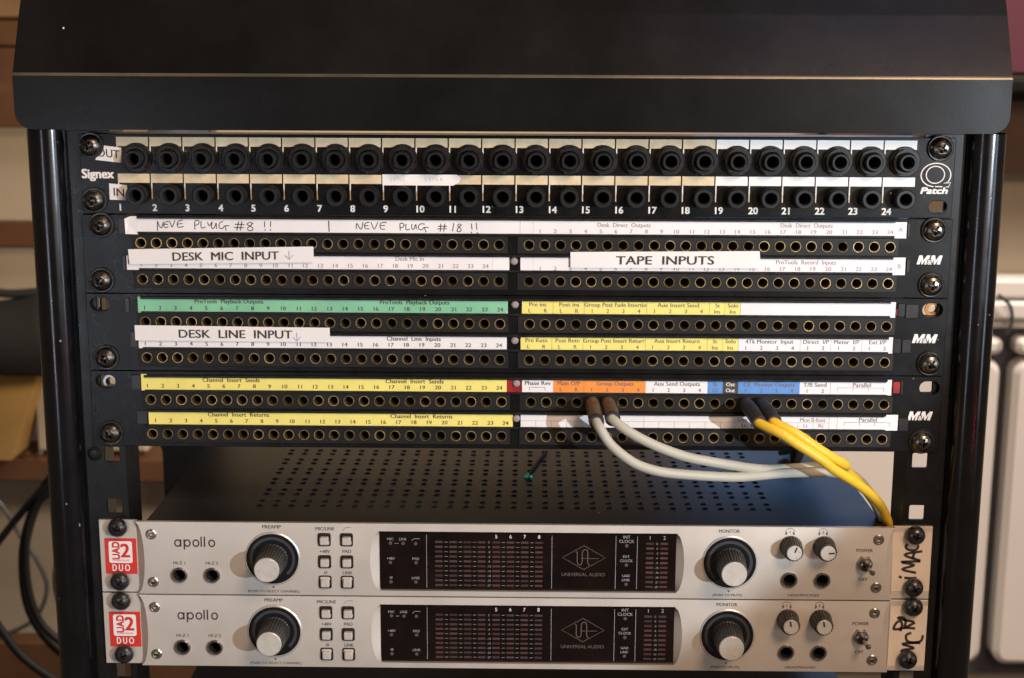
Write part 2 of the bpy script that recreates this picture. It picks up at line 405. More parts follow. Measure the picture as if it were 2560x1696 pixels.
def cable_thing(label, pts, r, cat='cable', m='blackcable', group='black cables hanging left of the rack', name='hanging_cable'):
    b = MB(); b.tube(pts, r, m, 12); o = b.obj(name, None); o['label'] = label; o['category'] = cat
    if group: o['group'] = group
    return o
def wall_pts(pp, Y): return [(x, Y, z) for x, z in pp]
cable_thing('thick black cable loop bulging left beside the left post', wall_pts([(-420, -112), (-447.7, -137.4), (-464.7, -150.8), (-481.0, -179.9), (-492.3, -215.9), (-495.0, -252.2), (-491.0, -284.2), (-477.4, -311.7), (-454.7, -334.7), (-420, -350)], 560), 5.2)
cable_thing('second black cable following just inside the thick loop', wall_pts([(-425, -130), (-452.8, -152.9), (-470.8, -166.4), (-482.2, -188.9), (-487.4, -220.4), (-487.0, -256.7), (-479.7, -286.7), (-466.7, -305.4), (-446.8, -320.1), (-420, -332)], 548), 3.8)
cable_thing('black cable branching from the loop and leaving the frame at the left', wall_pts([(-420, -116), (-447.7, -137.4), (-468.0, -155.3), (-488.6, -177.7), (-507.3, -200.3), (-526.2, -225.2), (-550, -262)], 552), 3.6)
cable_thing('black cable sweeping along the lower left corner of the frame', wall_pts([(-550, -235), (-529.6, -275.4), (-514.0, -302.9), (-498.0, -325.9), (-477.2, -344.3), (-447.5, -362.7), (-410, -375)], 545), 4.4)
cable_thing('black cable bulging just out from behind the left post', wall_pts([(-435, -185), (-451.7, -206.5), (-458.6, -229.1), (-462.5, -251.9), (-460.8, -274.7), (-452.6, -297.6), (-435, -320)], 562), 4.6)
cable_thing('thin dark cable lying against the beige wall, behind the thick loop', [(x*1.17, 800, z*1.17-40) for x, z in ((-545, -160), (-518.8, -180.2), (-499.7, -216.0), (-484.1, -243.0), (-477.1, -270.3), (-492.1, -302.6), (-528.3, -321.5), (-560, -330))], 2.6, m='ledring')
cable_thing('black cable seen through the gap between left rail and interface lid', wall_pts([(-318, 70), (-322, 20), (-322, -30), (-312, -70), (-292, -125), (-280, -150)], 420), 4)

# ================================================================== RACK
rack = thing('equipment_rack', 'black equipment rack with a sloping top cover, glossy rounded posts and square-hole rails', 'rack', (0, 0, -140))
def R_(mb): return mb.shift(0, 0, 140)
# top cover
prof = [(30, 223.5), (-11, 223.5), (-12, 225.0)]
b = MB()
rows = []
rc = 9.5
xl, xr = -270.5, 264.6
for k in range(9):
    a = pi/2*k/8; rows.append((-12, 225+rc-rc*cos(a), rc-rc*sin(a)))
rows += [(-12, 240, 0), (-12, 253.6, 0)]
fold0 = len(rows)-1
rows += [(-11.7, 254.5, 0), (-11.2, 255.2, 0)]
fold1 = len(rows)-1
rows += [(4.5, 287.2, 0), (5.1, 288.3, 0), (24, 322, 0), (30, 326, 0), (160, 336, 0)]
vs = []
NX = 24
for y, z, ins in rows:
    for k in range(NX+1): vs.append((xl+ins+(xr-xl-2*ins)*k/NX, y, z))
fa = []; fe = []
for r in range(len(rows)-1):
    for k in range(NX):
        q = (r*(NX+1)+k, r*(NX+1)+k+1, (r+1)*(NX+1)+k+1, (r+1)*(NX+1)+k)
        (fe if fold0 <= r < fold1 else fa).append(q)
b.add(vs, fa, 'hood'); base = len(b.v)-len(vs)
k = b.mi('edge')
for q in fe: b.f.append([base+i for i in q]); b.m.append(k); b.sm.append(False)
o = R_(b).obj('top_cover', rack)
md = o.modifiers.new('thickness', 'SOLIDIFY'); md.thickness = .0014; md.offset = -1
# side cheeks of the cover
b = MB()
for x in (xl+.7, xr-.7):
    b.add([(x, -10, 240), (x, -10, 252), (x, 24, 320), (x, 160, 334), (x, 160, 235)], [(0, 1, 2, 3, 4)], 'hood')
R_(b).obj('cover_side', rack)
# posts
for sgn, c in ((-1, -258.6), (1, 257.2)):
    b = MB(); n = 20; ring = []
    for k in range(n+1):
        a = pi*k/n; ring.append((c-10.6*cos(a)*1.0, 4-11.5*sin(a)**.85))
    dp = 60 if sgn < 0 else 33; ring += [(c+10.6, dp), (c-10.6, dp)]
    nn = len(ring); vs = [(x, y, -140) for x, y in ring]+[(x, y, 224.5) for x, y in ring]
    b.add(vs, [(i, (i+1) % nn, nn+(i+1) % nn, nn+i) for i in range(nn)], 'gloss', True)
    R_(b).obj('post', rack)
# chips in the paint: bare flecks on the posts and the cover
for x, z, r in ((-256.5, 12, .55), (-250.8, -1.5, .8), (-247.9, 0, .35), (-246, -76, .7), (-247, -93.5, .6), (-258, 130, .3), (259, 190, .3), (256.5, 120, .3)):
    c = -258.6 if x < 0 else 257.2
    yy = 4-11.5*math.sqrt(max(0, 1-((x-c)/10.6)**2))**.85-.12
    b = MB(); b.add([(x+r*cos(a)*(.6+.4*((k*7) % 5)/5), yy, z+r*1.5*sin(a)*(.6+.4*((k*3) % 4)/4)) for k, a in enumerate([2*pi*i/7 for i in range(7)])], [tuple(range(7))], 'rivet'); R_(b).obj('paint_chip', rack)
b = MB(); b.add([(-244.6, -3.15, 278.2), (-243.8, -3.15, 278.3), (-243.9, -2.7, 279.4), (-244.7, -2.8, 279.2)], [(0, 1, 2, 3)], 'paper'); R_(b).obj('paint_chip', rack)
# rails with square holes
sq = []
for kU in range(-4, 5):
    for zc in (7.6, 38.7): sq.append(zc+44.45*kU)
for sgn in (-1, 1):
    b = MB()
    xi, xo = 224.0, 246.3
    def X(v): return sgn*v-(1.0 if sgn < 0 else -.2)*(1 if abs(v) > 240 else 0)
    a_, c_ = sorted((X(xi), X(xo)))
    hs = [rrect(*sorted((sgn*227.7, sgn*236.5)), z-4.4, z+4.4, .9, 2) for z in sq if -135 < z-4.4 and z+4.4 < 222]
    b.plate(rrect(a_, c_, -140, 224), hs, 3, 5, 'rail', .25)
    xe = X(xo); nq = 5; vs = []
    pr_ = [(xe+sgn*1.8*sin(pi/2*k/nq), 3+1.8-1.8*cos(pi/2*k/nq)) for k in range(nq+1)]+[(xe+sgn*1.8, 11 if sgn > 0 else 40)]
    vs = [(x, y, -140) for x, y in pr_]+[(x, y, 224) for x, y in pr_]; n_ = len(pr_)
    b.add(vs, [((i, i+1, n_+i+1, n_+i) if sgn > 0 else (i+1, i, n_+i, n_+i+1)) for i in range(n_-1)], 'rail', True)
    # back flange of the rail
    b.box(*sorted((sgn*224, sgn*225.4)), 5, 30, -140, 224, 'rail')
    R_(b).obj('rail', rack)
b = MB(); b.box(-290, -241, 330, 352, -140, 222, 'gloss', 1); R_(b).obj('rear_upright', rack)
# painted-over rivet on the left rail
b = MB(); b.lathe([(.1, 1.9), (2.2, 2.0), (4.2, 2.6), (4.4, 3)], -242, 39, 'rail', 16); R_(b).obj('rivet', rack)

# ------------------------------------------------------------------ shared small meshes
def screw_mesh(m, r=6.1, washer=7.2):
    b = MB()
    if washer: b.lathe([(r*.6, -1.3), (washer-.5, -1.5), (washer, -.9), (washer, 0)], 0, 0, 'blackscrew', 28)
    dome = [(r*sin(pi/2*k/6), -1.3-4.6*cos(pi/2*k/6)**.8) for k in range(6, 1, -1)]
    dome = [(r, -1.0)]+dome
    b.lathe(dome, 0, 0, m, 28)
    # cross recess: real hollow, a four-armed pit in the top of the dome
    r1, y1 = dome[-1]
    arm = 2.6; hw = .62
    pts = [(hw, -arm), (hw, -hw), (arm, -hw), (arm, hw), (hw, hw), (hw, arm), (-hw, arm), (-hw, hw), (-arm, hw), (-arm, -hw), (-hw, -hw), (-hw, -arm)]
    ring = [(r1*cos(2*pi*i/28), r1*sin(2*pi*i/28)) for i in range(28)]
    def yy(x, z): return -1.3-4.6*cos(math.asin(min(1, math.hypot(x, z)/r)))**.8
    arm_k = .98
    vs = [Vector((x, z, 0)) for x, z in ring]; P2 = [(x*arm_k, z*arm_k) for x, z in pts]
    if r1 < arm+.2: P2 = [(x*(r1-.35)/arm, z*(r1-.35)/arm) for x, z in pts]
    tr = tessellate_polygon([vs, [Vector((x, z, 0)) for x, z in P2]])
    flat = ring+P2; F = []
    for t_ in tr:
        a, c, d = (Vector((*flat[i], 0)) for i in t_)
        F.append(t_ if (c-a).cross(d-a).z > 0 else (t_[0], t_[2], t_[1]))
    b.add([(x, yy(x, z), z) for x, z in flat], F, m, False)
    n = len(P2); vs = [(x, yy(x, z), z) for x, z in P2]+[(x*.45, -3.2, z*.45) for x, z in P2]
    b.add(vs, [(n+i, n+(i+1) % n, (i+1) % n, i) for i in range(n)]+[tuple(range(n, 2*n))], m)
    return b.mesh('rack_screw')
SCREW = screw_mesh('steel'); SCREWB = screw_mesh('blackscrew', 5.6, 0)
def screw(parent, x, z, mesh=None, ang=0., ox=(0, 0)):
    o = link('rack_screw', mesh or SCREW, parent, (x-ox[0], 0, z-ox[1])); o.rotation_euler = (0, ang, 0); return o
def oval(cx, cz, w_=11.2, h_=7.6): return rrect(cx-w_/2, cx+w_/2, cz-h_/2, cz+h_/2, h_/2-.05, 6)

# ================================================================== TOP PATCH PANEL (large jacks)
pp = thing('patchbay', 'black patch panel with 48 large threaded jacks directly under the top cover', 'patch panel', (0, 0, 178.1))
O = 178.1
b = MB()
slot = oval(232.3, 184.4, 10, 6.6)
b.plate(rrect(-240.2, 240.2, 178.15, 222.1, .6, 2), [slot]+[circ(-208.5+18.31*k-0, z, 4.2, 12) for k in range(24) for z in (209.0, 189.0)], 0, 2.6, 'panel', .3)
b.box(-224, 222, .4, 19, 221.2, 222.3, 'panel')
b.shift(0, 0, -O).obj('faceplate', pp)
b = MB(); b.box(-218, 218, 26, 30, 180, 221, 'inside'); b.shift(0, 0, -O).obj('circuit_board', pp)
# printed cells, ticks, digits
def cellmesh(m):
    b = MB(); b.box(0, 17.55, -.12, .05, 0, 5.0, m); return b.mesh('designation_cell')
CN, CO = cellmesh('cellnew'), cellmesh('cellold')
for k in range(24):
    for zb in (215.5, 195.4):
        x0 = -219.7+18.31*k
        o = link('designation_cell', CN if k >= 18 else CO, pp, (x0, 0, zb-O))
b = MB()
for k in range(24):
    x = -219.7+18.31*k
    b.rect(x, x+.62, 210.4, 215.45, -.1, 'print'); b.rect(x, x+.62, 190.6, 195.35, -.1, 'print'); b.rect(x, x+.6, 186.4, 190.6, -.1, 'printcream')
    b.text(str(k+1), -.16, 'print', 3.6, x0=x+(.3), z=179.9, bold=.034, wide=1.02)
b.shift(0, 0, -O).obj('printed_numbers', pp)
b = MB(); b.box(-73.4, -34.4, -.2, -.13, 194.7, 200.7, 'cellnew')
b.add([(-34.4, -.2, 194.7), (-31.2, -.2, 196.4), (-30.0, -.2, 199.0), (-32.4, -.2, 200.7), (-34.4, -.2, 200.7)], [(0, 1, 2, 3, 4)], 'cellnew'); tp = b.shift(0, 0, -O).obj('faded_tape', pp)
tp['label'] = 'torn strip of faded white tape with nearly erased writing'
b = MB(); b._text('S RTN L', -.23, 'faint', 2.1, x0=-69, x1=-61, z=196.9); b._text('S RTN R', -.23, 'faint', 2.1, x0=-50, x1=-40, z=196.9); b.shift(0, 0, -O).obj('faded_writing', tp)
b = MB(); b.text('Signex', -.16, 'print', 4.8, x0=-240.0+.6, x1=-222.0, z=197.9, bold=.04); b.shift(0, 0, -O).obj('maker_logo', pp)
b = MB()
q1 = [(230.2+8.1*cos(a), 201.8+6.5*sin(a)) for a in [radians(-30+i*(330-60)/40.) for i in range(41)]]
b.stroke([(237.2, 198.6)]+q1+[(229.0, 195.5)], .55, -.16, 'print')
b.stroke([(229.9+5.0*cos(2*pi*i/36), 202.0+4.65*sin(2*pi*i/36)) for i in range(36)], .5, -.16, 'print', closed=True)
b.stroke([(237.4, 198.5), (234.6, 197.4), (238.4, 197.8), (237.5, 195.4), (236.2, 195.4)], .5, -.16, 'print'); b.stroke([(230.2, 195.6), (234, 195.5)], .5, -.16, 'print')
b.text('Patch', -.17, 'print', 3.3, x0=222.4, x1=236.6, z=191.7, bold=.05, shear=.28)
b.shift(0, 0, -O).obj('range_logo', pp)
def big_jack(nut):
    b = MB()
    if nut:
        hx = lambda r: [(r*cos(pi/6+pi/3*i), r*sin(pi/6+pi/3*i)) for i in range(6)]
        b.lathe([(8.4, 0), (8.4, -1.0), (8.0, -1.3), (6, -1.3)], 0, 0, 'jackblack', 32)
        # hex nut with turned chamfer
        n = 36; o1, o2, o3 = [], [], []
        for i in range(n):
            a = 2*pi*i/n; rr = 7.6*cos(pi/6)/cos((a+pi/6) % (pi/3)-pi/6)
            o1.append((rr*cos(a), -1.3, rr*sin(a))); o2.append((min(rr, 8.2)*cos(a), -3.3-(8.3-rr)*.45, min(rr, 8.2)*sin(a))); o3.append((6.9*cos(a), -4.9, 6.9*sin(a)))
        o4 = [(5.5*cos(2*pi*i/n), -4.9, 5.5*sin(2*pi*i/n)) for i in range(n)]
        o5 = [(5.1*cos(2*pi*i/n), -4.4, 5.1*sin(2*pi*i/n)) for i in range(n)]
        for A_, B_ in ((o1, o2), (o2, o3), (o3, o4), (o4, o5)):
            b.add(A_+B_, [(i, (i+1) % n, n+(i+1) % n, n+i) for i in range(n)], 'jackblack', False)
        top = -9.2; r = 4.9
    else:
        top = -8.0; r = 5.5
    prof = [(r, -.6)]
    y = -1.2
    while y > top+1.0:
        prof += [(r, y), (r-.28, y-.3), (r-.28, y-.45), (r, y-.75)]; y -= .9
    prof += [(r, top+.8), (r-.55, top), (3.5, top), (3.15, top+.5, 'black'), (3.05, 6, 'inside')]
    b.lathe(prof, 0, 0, 'jackblack', 28)
    b.disc(3.05, 6, 0, 0, 'inside', 28)
    return b.mesh('jack')
JU, JL = big_jack(True), big_jack(False)
for k in range(24):
    for z, me in ((209.0, JU), (189.0, JL)):
        o = link('jack', me, pp, (-208.5+18.31*k, 0, z-O)); o.rotation_euler = (0, random.uniform(0, 1.05) if me is JU else random.uniform(0, 6), 0)
for x, z, a in ((-233.6, 215.9, .3), (-233.2, 185.6, .1), (231.6, 216.5, .5)): screw(pp, x, z, None, a, (0, O))

# ================================================================== THREE MINIATURE PATCH PANELS
PITCH = 8.675
def sleeve():
    b = MB()
    b.lathe([(3.05, .3), (3.05, -.75), (2.95, -.95), (2.7, -.95), (2.58, -.7)], 0, 0, 'brass', 20)
    b.lathe([(2.58, -.7), (2.42, 1.2, 'brass_in'), (2.3, 4.5, 'brass_in'), (1.9, 5.0, 'inside'), (1.9, 10, 'inside')], 0, 0, 'brass_in', 20)
    b.disc(1.9, 10, 0, 0, 'inside', 20)
    return b.mesh('jack')
SLEEVE = sleeve()
def xs_left(x0): return [x0+PITCH*k for k in range(24)]
def xs_right(x0): return [x0+PITCH*23+16.63+PITCH*k for k in range(24)]
STRIPY = -.35
TXY = STRIPY-.08
def small_panel(T, x0, rows, strips, logo_z, label, slots, scr, order):
    """T top edge, rows z of the two jack rows, strips (top, bottom) of the two label strips"""
    p = thing('patchbay', label, 'patch panel', (0, 0, T-44.3), 'miniature jack patch panels')
    O = T-44.3
    b = MB(); wins = []
    blocks = []
    for rz in rows:
        for side in (0, 1):
            xa = x0-4.9 if side == 0 else xs_right(x0)[0]-6.6
            xb = xs_left(x0)[-1]+4.8 if side == 0 else xs_right(x0)[-1]+5.0
            blocks.append((xa, xb, rz-4.95, rz+4.85, side, rz))
            wins.append(rrect(xa+.8, xb-.8, rz-4.0, rz+4.0))
    b.plate(rrect(-241.2, 241.2, T-44.3, T-.12, .5, 2), wins+[oval(*q) for q in slots], 0, 3, 'panel', .3)
    b.box(-236, 236, 1.0, 16, T-1.2, T-.2, 'panel')
    b.shift(0, 0, -O).obj('faceplate', p)
    b = MB(); b.box(-212, 212, 17, 205, T-43.5, T-2, 'inside'); b.shift(0, 0, -O).obj('rear_cage', p)
    for xa, xb, za, zb, side, rz in blocks:
        b = MB(); xx = xs_left(x0) if side == 0 else xs_right(x0)
        b.plate(rrect(xa, xb, za, zb, .2, 1), [circ(x, rz, 3.0, 16) for x in xx], -.55, 2, 'block', .2)
        o = b.shift(0, 0, -O).obj('jack_strip', p)
        for x in xx:
            jk = link('jack', SLEEVE, o, (x, random.uniform(-.12, .1), rz-O)); jk.rotation_euler = (random.uniform(-.03, .03), random.uniform(0, 6), random.uniform(-.03, .03))
    for (zt, zb), (kind, fn) in zip(strips, order):
        # holder: ridges above and below each strip
        b = MB()
        b.box(-209.9, 209.3, -1.7, .5, zt-.15, zt+1.25, 'ridge', .35)
        b.box(-209.9, 209.3, -1.5, .5, zb-1.15, zb+.1, 'ridge', .35)
        b.shift(0, 0, -O).obj('strip_holder', p)
        fn(p, O, zt, zb)
    b = MB(); lz = logo_z
    for mx in (222.5, 229.4):
        Wd, Hh, st = 6.0, 5.1, 1.75
        pts = [(0, 0), (st, 0), (st+.05, 3.0), (Wd/2-.35, 0), (Wd/2+.35, 0), (Wd-st-.05, 3.0), (Wd-st, 0), (Wd, 0), (Wd, Hh), (Wd-st, Hh), (Wd/2, 2.3), (st, Hh), (0, Hh)]
        PP = [(mx+a+c*.27, lz+c) for a, c in pts]
        fs = [(0, 1, 2, 11, 12), (2, 3, 10, 11), (3, 4, 10), (4, 5, 9, 10), (5, 6, 7, 8, 9)]
        b.add([(a, -.06, c) for a, c in PP], fs, 'print')
    b.text('&', -.09, 'panel', 2.9, cx=229.7, z=lz-.25, bold=.12)
    b.text('&', -.19, 'print', 2.6, cx=229.7, z=lz+.0, bold=.019)
    b.shift(0, 0, -O).obj('maker_logo', p)
    for x, z, a in scr: screw(p, x, z, None, a, (0, O))
    return p, O
def strip(p, O, name, x0, x1, z0, z1, segs, ext=None, texts=(), lines=(), label=None, y=STRIPY):
    """paper strip: coloured segments, the part that sticks out past the holder, printing"""
    b = MB()
    for a, c, m in segs: b.box(a, c, y, y+.2, z0-.1, z1+.1, m)
    if ext:
        for a, c, e0, e1, m in ext: b.box(a, c, y-.03, y+.15, e0, e1, m)
    o = b.shift(0, 0, -O).obj(name, p)
    if label: o['label'] = label
    b = MB()
    for t_ in texts: b.text(**t_)
    for x_, z_, xx, zz, wd, m in lines:
        if abs(x_-xx) < 1e-6: b.rect(x_-wd/2, x_+wd/2, min(z_, zz), max(z_, zz), y-.05, m)
        else: b.rect(min(x_, xx), max(x_, xx), z_-wd/2, z_+wd/2, y-.05, m)
    if b.v: b.shift(0, 0, -O).obj('lettering', o)
    return o
def T_(t, z, h=1.9, cx=None, x0=None, x1=None, m='midink', y=None, **k):
    if h <= 1.9: h = 2.3 if len(t) > 3 else 2.15
    d = dict(t=t, y=TXY if y is None else y, m=m, h=h, z=z); 
    if cx is not None: d['cx'] = cx
    if x0 is not None: d['x0'] = x0
    if x1 is not None: d['x1'] = x1
    d.update(k); return d
def nums(xa, xb, z, m='midink', h=2.15, n=24, dz=0.): return [T_(str(i+1), z+dz*i/(n-1), h, cx=xa+(xb-xa)*i/(n-1), m=m, wide=1.12) for i in range(n)]

# --- handwriting
def hand(b, strokes, ox, oz, px, pz, kx, wd, y, m, kz=None):
    kz = kz or kx
    for st in strokes:
        P = [Vector((ox+(a-px)*kx, oz+(pz-c)*kz)) for a, c in st]; C = []
        for i in range(len(P)-1):
            p0 = P[i-1] if i else P[0]; p3 = P[i+2] if i+2 < len(P) else P[-1]
            for k in range(5):
                t = k/5; C.append(.5*((2*P[i])+(P[i+1]-p0)*t+(2*p0-5*P[i]+4*P[i+1]-p3)*t*t+(3*P[i]-3*P[i+1]+p3-p0)*t**3))
        C.append(P[-1]); b.stroke([(c.x, c.y) for c in C], wd, y, m)
H1 = [[(889,282),(893,207),(903,235),(926,257),(944,210)], [(990,205),(962,214),(946,238),(960,255),(986,248)], [(952,231),(984,229)],
 [(1000,205),(1012,230),(1022,250),(1048,200)], [(1115,195),(1085,203),(1072,214),(1068,240),(1082,253),(1122,246)], [(1070,228),(1112,222)],
 [(1225,268),(1227,208),(1250,196),(1265,208),(1255,228),(1230,236)], [(1282,205),(1284,256),(1320,250)], [(1340,212),(1355,238),(1382,208)],
 [(1382,208),(1374,248),(1388,262),(1408,240),(1416,215),(1421,262)], [(1480,205),(1455,212),(1441,238),(1452,260),(1475,258),(1492,240),(1532,238)], [(1498,240),(1505,275)],
 [(1618,205),(1600,275)], [(1648,206),(1630,276)], [(1585,226),(1668,228)], [(1578,251),(1660,253)],
 [(1742,218),(1716,210),(1694,226),(1722,240),(1746,258),(1730,275),(1702,272),(1700,252),(1725,238),(1746,214)], [(1850,203),(1851,246)], [(1853,267),(1855,275)], [(1906,203),(1902,242)], [(1901,264),(1902,273)]]
H2 = [[(512,190),(518,147),(545,187),(562,186),(572,140)], [(632,138),(598,144),(586,165),(594,186),(626,190)], [(590,166),(619,164)], [(648,140),(672,191),(706,138)],
 [(782,138),(738,142),(724,165),(736,190),(766,192)], [(728,165),(768,162)], [(906,199),(904,148),(930,146),(940,160),(930,174),(906,180)], [(958,150),(956,195),(990,190)],
 [(1010,150),(1008,184),(1026,190),(1044,152),(1048,190)], [(1122,150),(1088,148),(1066,172),(1078,194),(1102,192),(1118,176),(1156,176)], [(1120,178),(1137,213)],
 [(1268,147),(1262,206)], [(1302,147),(1293,206)], [(1245,166),(1320,166)], [(1240,186),(1318,186)], [(1382,143),(1371,203)],
 [(1450,150),(1428,148),(1418,163),(1440,178),(1448,196),(1434,208),(1412,204),(1420,182),(1450,154)], [(1540,145),(1545,190)], [(1538,211),(1543,216)], [(1583,138),(1588,190)], [(1588,216),(1601,221)]]

W = 'paper'
# ---- panel A
def A_top(p, O, zt, zb):
    o = strip(p, O, 'label_strip', -210, 2.5, zb, zt, [(-210, 2.5, W)], [(-210.0, -209.9, zb, zt, W)], label='white paper strip with two handwritten plug notes')
    b = MB()
    # folded-over torn end of the strip
    b.add([(-216.9, -1.4, 175.6), (-213.6, -.9, 176.9), (-209.6, -.8, 177.0), (-209.6, -.8, 166.8), (-216.7, -1.2, 167.0), (-215.0, -.5, 172.0)],
          [(5, 4, 3), (5, 3, 2), (5, 2, 1), (0, 5, 1), (4, 5, 0)], 'paper')
    b.shift(0, 0, -O).obj('folded_end', o)
    b = MB(); hand(b, H1, -199.2, 168.9, 885, 280, .0622, .5, TXY, 'ink', .070); b.shift(0, 0, -O).obj('handwriting', o)
    b = MB(); hand(b, H2, -88.4, 170.4, 510, 192, .0622, .5, TXY, 'ink', .070)
    b.shift(0, 0, -O).obj('handwriting', o); b = MB(); b.stroke([(-103.4, 169.0), (-103.5, 174.9)], .6, TXY, 'ink')
    b.shift(0, 0, -O).obj('divider_mark', o)
    tx = nums(13.7, 206.9, 168.7, 'greyink', dz=.5)+[T_('Desk  Direct  Outputs', 172.3, 1.8, x0=45.5, x1=74.7, m='greyink'), T_('Desk  Direct  Outputs', 172.6, 1.8, x0=146.5, x1=175.1, m='greyink'), T_('A', 170.6, 2.3, cx=212.6, m='greyink', y=TXY-.03)]
    strip(p, O, 'label_strip', 2.7, 209, zb, zt, [(2.65, 209, W)], [(208.9, 215.9, 166.9, 175.9, W)], tx, [(9.9, zb, 9.9, zt, .1, 'greyink')])
def A_bot(p, O, zt, zb):
    tx = nums(-209.0, -16.5, 148.4, 'greyink', dz=.6)+[T_('Desk Mic In', 152.8, 1.8, x0=-66.6, x1=-50.9, m='greyink'), T_('B', 149.9, 2.4, cx=-215.3, m='greyink', y=TXY-.03)]
    strip(p, O, 'label_strip', -210.4, -3.3, zb, zt, [(-210.4, -3.3, W)], [(-217.0, -210.3, 146.8, 154.8, W)], tx, [(-12.6, zb, -12.6, zt, .1, 'greyink')])
    tx = nums(13.9, 207.4, 147.9, 'greyink', dz=.7)+[T_('ProTools  Record  Inputs', 152.1, 1.8, x0=144.8, x1=177.9, m='greyink'), T_('B', 150.1, 2.4, cx=213.0, m='greyink', y=TXY-.03)]
    strip(p, O, 'label_strip', 2.9, 209.4, zb, zt, [(2.9, 209.4, W)], [(209.3, 216.3, 146.4, 156.2, W)], tx, [(10, zb, 10, zt, .1, 'greyink')])
pA, OA = small_panel(177.8, -208.53, (162.04, 141.63), ((175.75, 168.2), (155.3, 147.75)), 152.4,
    'upper of the three black miniature jack panels, labelled with two handwritten notes', [], ((-230.1, 171.9, .2), (-231.4, 140.9, .7), (230.9, 171.7, .4), (231.1, 141.1, .15)), (('', A_top), ('', A_bot)))
# ---- panel B
def B_top(p, O, zt, zb):
    tx = nums(-208.2, -8.3, 124.2, 'ink', dz=.3)+[T_('ProTools  Playback Outputs', 128.1, 1.85, x0=-179.8, x1=-141.2, m='ink'), T_('ProTools  Playback Outputs', 128.2, 1.85, x0=-75.7, x1=-36.8, m='ink')]
    strip(p, O, 'label_strip', -210, -4, zb, zt, [(-210, -4, 'green')], [(-211.9, -209.9, 122.5, 131.6, 'green')], tx, [(-4.6, zb, -4.6, zb+1.5, .3, 'print')], label='green paper strip')
    cy = [3.85, 126.0]
    tx = [T_('Pre ins', 127.5, 1.8, x0=8.0, x1=17.5), T_('L', 124.0, 1.8, cx=8.3), T_('R', 124.0, 1.8, cx=17.1), T_('Post ins', 127.5, 1.8, x0=24.8, x1=35.8), T_('L', 124.0, 1.8, cx=25.8), T_('R', 124.0, 1.8, cx=34.6),
          T_('Group Post Fade Insertio', 127.5, 1.8, x0=38.9, x1=73.4)]+[T_(str(i+1), 124.0, 1.8, cx=43.2+8.72*i) for i in range(4)]+[T_('Aux Insert Send', 127.5, 1.8, x0=79.7, x1=102.8)]+[T_(str(i+1), 124.1, 1.8, cx=78.1+8.73*i) for i in range(4)]
    tx += [T_('St', 127.5, 1.8, cx=113.1), T_('Ins', 124.1, 1.8, cx=113.1), T_('Solo', 127.5, 1.8, cx=121.7), T_('Ins', 124.1, 1.8, cx=121.7)]
    ln = [(x, zb, x, zt, .16, 'midink') for x in (21.3, 38.7, 73.7, 108.6, 117.3, 126.0)]
    strip(p, O, 'label_strip', 3.85, 209.6, zb, zt, [(3.85, 126, 'yellow'), (126, 209.6, W)], [(209.5, 212.3, 122.3, 131.1, W)], tx, ln, label='yellow and blank white paper strip')
def B_bot(p, O, zt, zb):
    tx = nums(-208.8, -8.9, 103.7, 'ink', dz=.3)+[T_('Channel  Line  Inputs', 107.4, 1.8, x0=-72.1, x1=-41.7, m='ink')]
    strip(p, O, 'label_strip', -210, -4.6, zb, zt, [(-210, -4.6, W)], [(-212.5, -209.9, 102.1, 109, W)], tx)
    tx = [T_('Pre Retn', 107.0, 1.8, x0=6.0, x1=18.2), T_('L', 103.4, 1.8, cx=7.7), T_('R', 103.4, 1.8, cx=16.4), T_('Post Retn', 107.0, 1.8, x0=22.9, x1=36.3), T_('L', 103.4, 1.8, cx=25.2), T_('R', 103.4, 1.8, cx=34.0),
          T_('Group Post Insert Returr', 107.0, 1.8, x0=38.5, x1=73.0)]+[T_(str(i+1), 103.4, 1.8, cx=42.6+8.75*i) for i in range(4)]+[T_('Aux Insert Return', 107.1, 1.8, x0=78.2, x1=103.6)]+[T_(str(i+1), 103.5, 1.8, cx=77.5+8.75*i) for i in range(4)]
    tx += [T_('St', 107.1, 1.8, cx=112.4), T_('Ins', 103.5, 1.8, cx=112.4), T_('Solo', 107.1, 1.8, cx=121.1), T_('Ins', 103.5, 1.8, cx=121.1)]
    tx += [T_('4Tk Monitor  Input', 107.1, 1.8, x0=129.4, x1=156.2)]+[T_(str(i+1), 103.5, 1.8, cx=129.7+8.75*i) for i in range(4)]
    tx += [T_('Direct  I/P', 107.1, 1.8, x0=161.8, x1=176.2), T_('1', 103.6, 1.8, cx=164.4), T_('2', 103.6, 1.8, cx=173.0), T_('Meter  I/P', 107.1, 1.8, x0=179.0, x1=193.2), T_('1', 103.6, 1.8, cx=181.6), T_('2', 103.6, 1.8, cx=190.3), T_('Ext I/P', 107.1, 1.8, x0=198.6, x1=208.3), T_('1', 103.6, 1.8, cx=198.8), T_('2', 103.6, 1.8, cx=207.4)]
    ln = [(x, zb, x, zt, .16, 'midink') for x in (20.8, 38.3, 73.3, 108.0, 116.7, 125.5, 160.1, 177.3, 194.6)]
    strip(p, O, 'label_strip', 3.25, 209.6, zb, zt, [(3.25, 125.5, 'yellow'), (125.5, 209.6, W)], [(209.5, 211.9, 101.9, 111.1, W)], tx, ln, label='yellow and white paper strip')
pB, OB = small_panel(133.35, -208.03, (117.36, 96.81), ((130.6, 123.25), (110.1, 102.7)), 107.9,
    'middle miniature jack panel with the green paper strip', [(-233.4, 127.1), (233.0, 126.7)], ((-231.0, 96.7, 1.2), (232.9, 96.5, .6)), (('', B_top), ('', B_bot)))
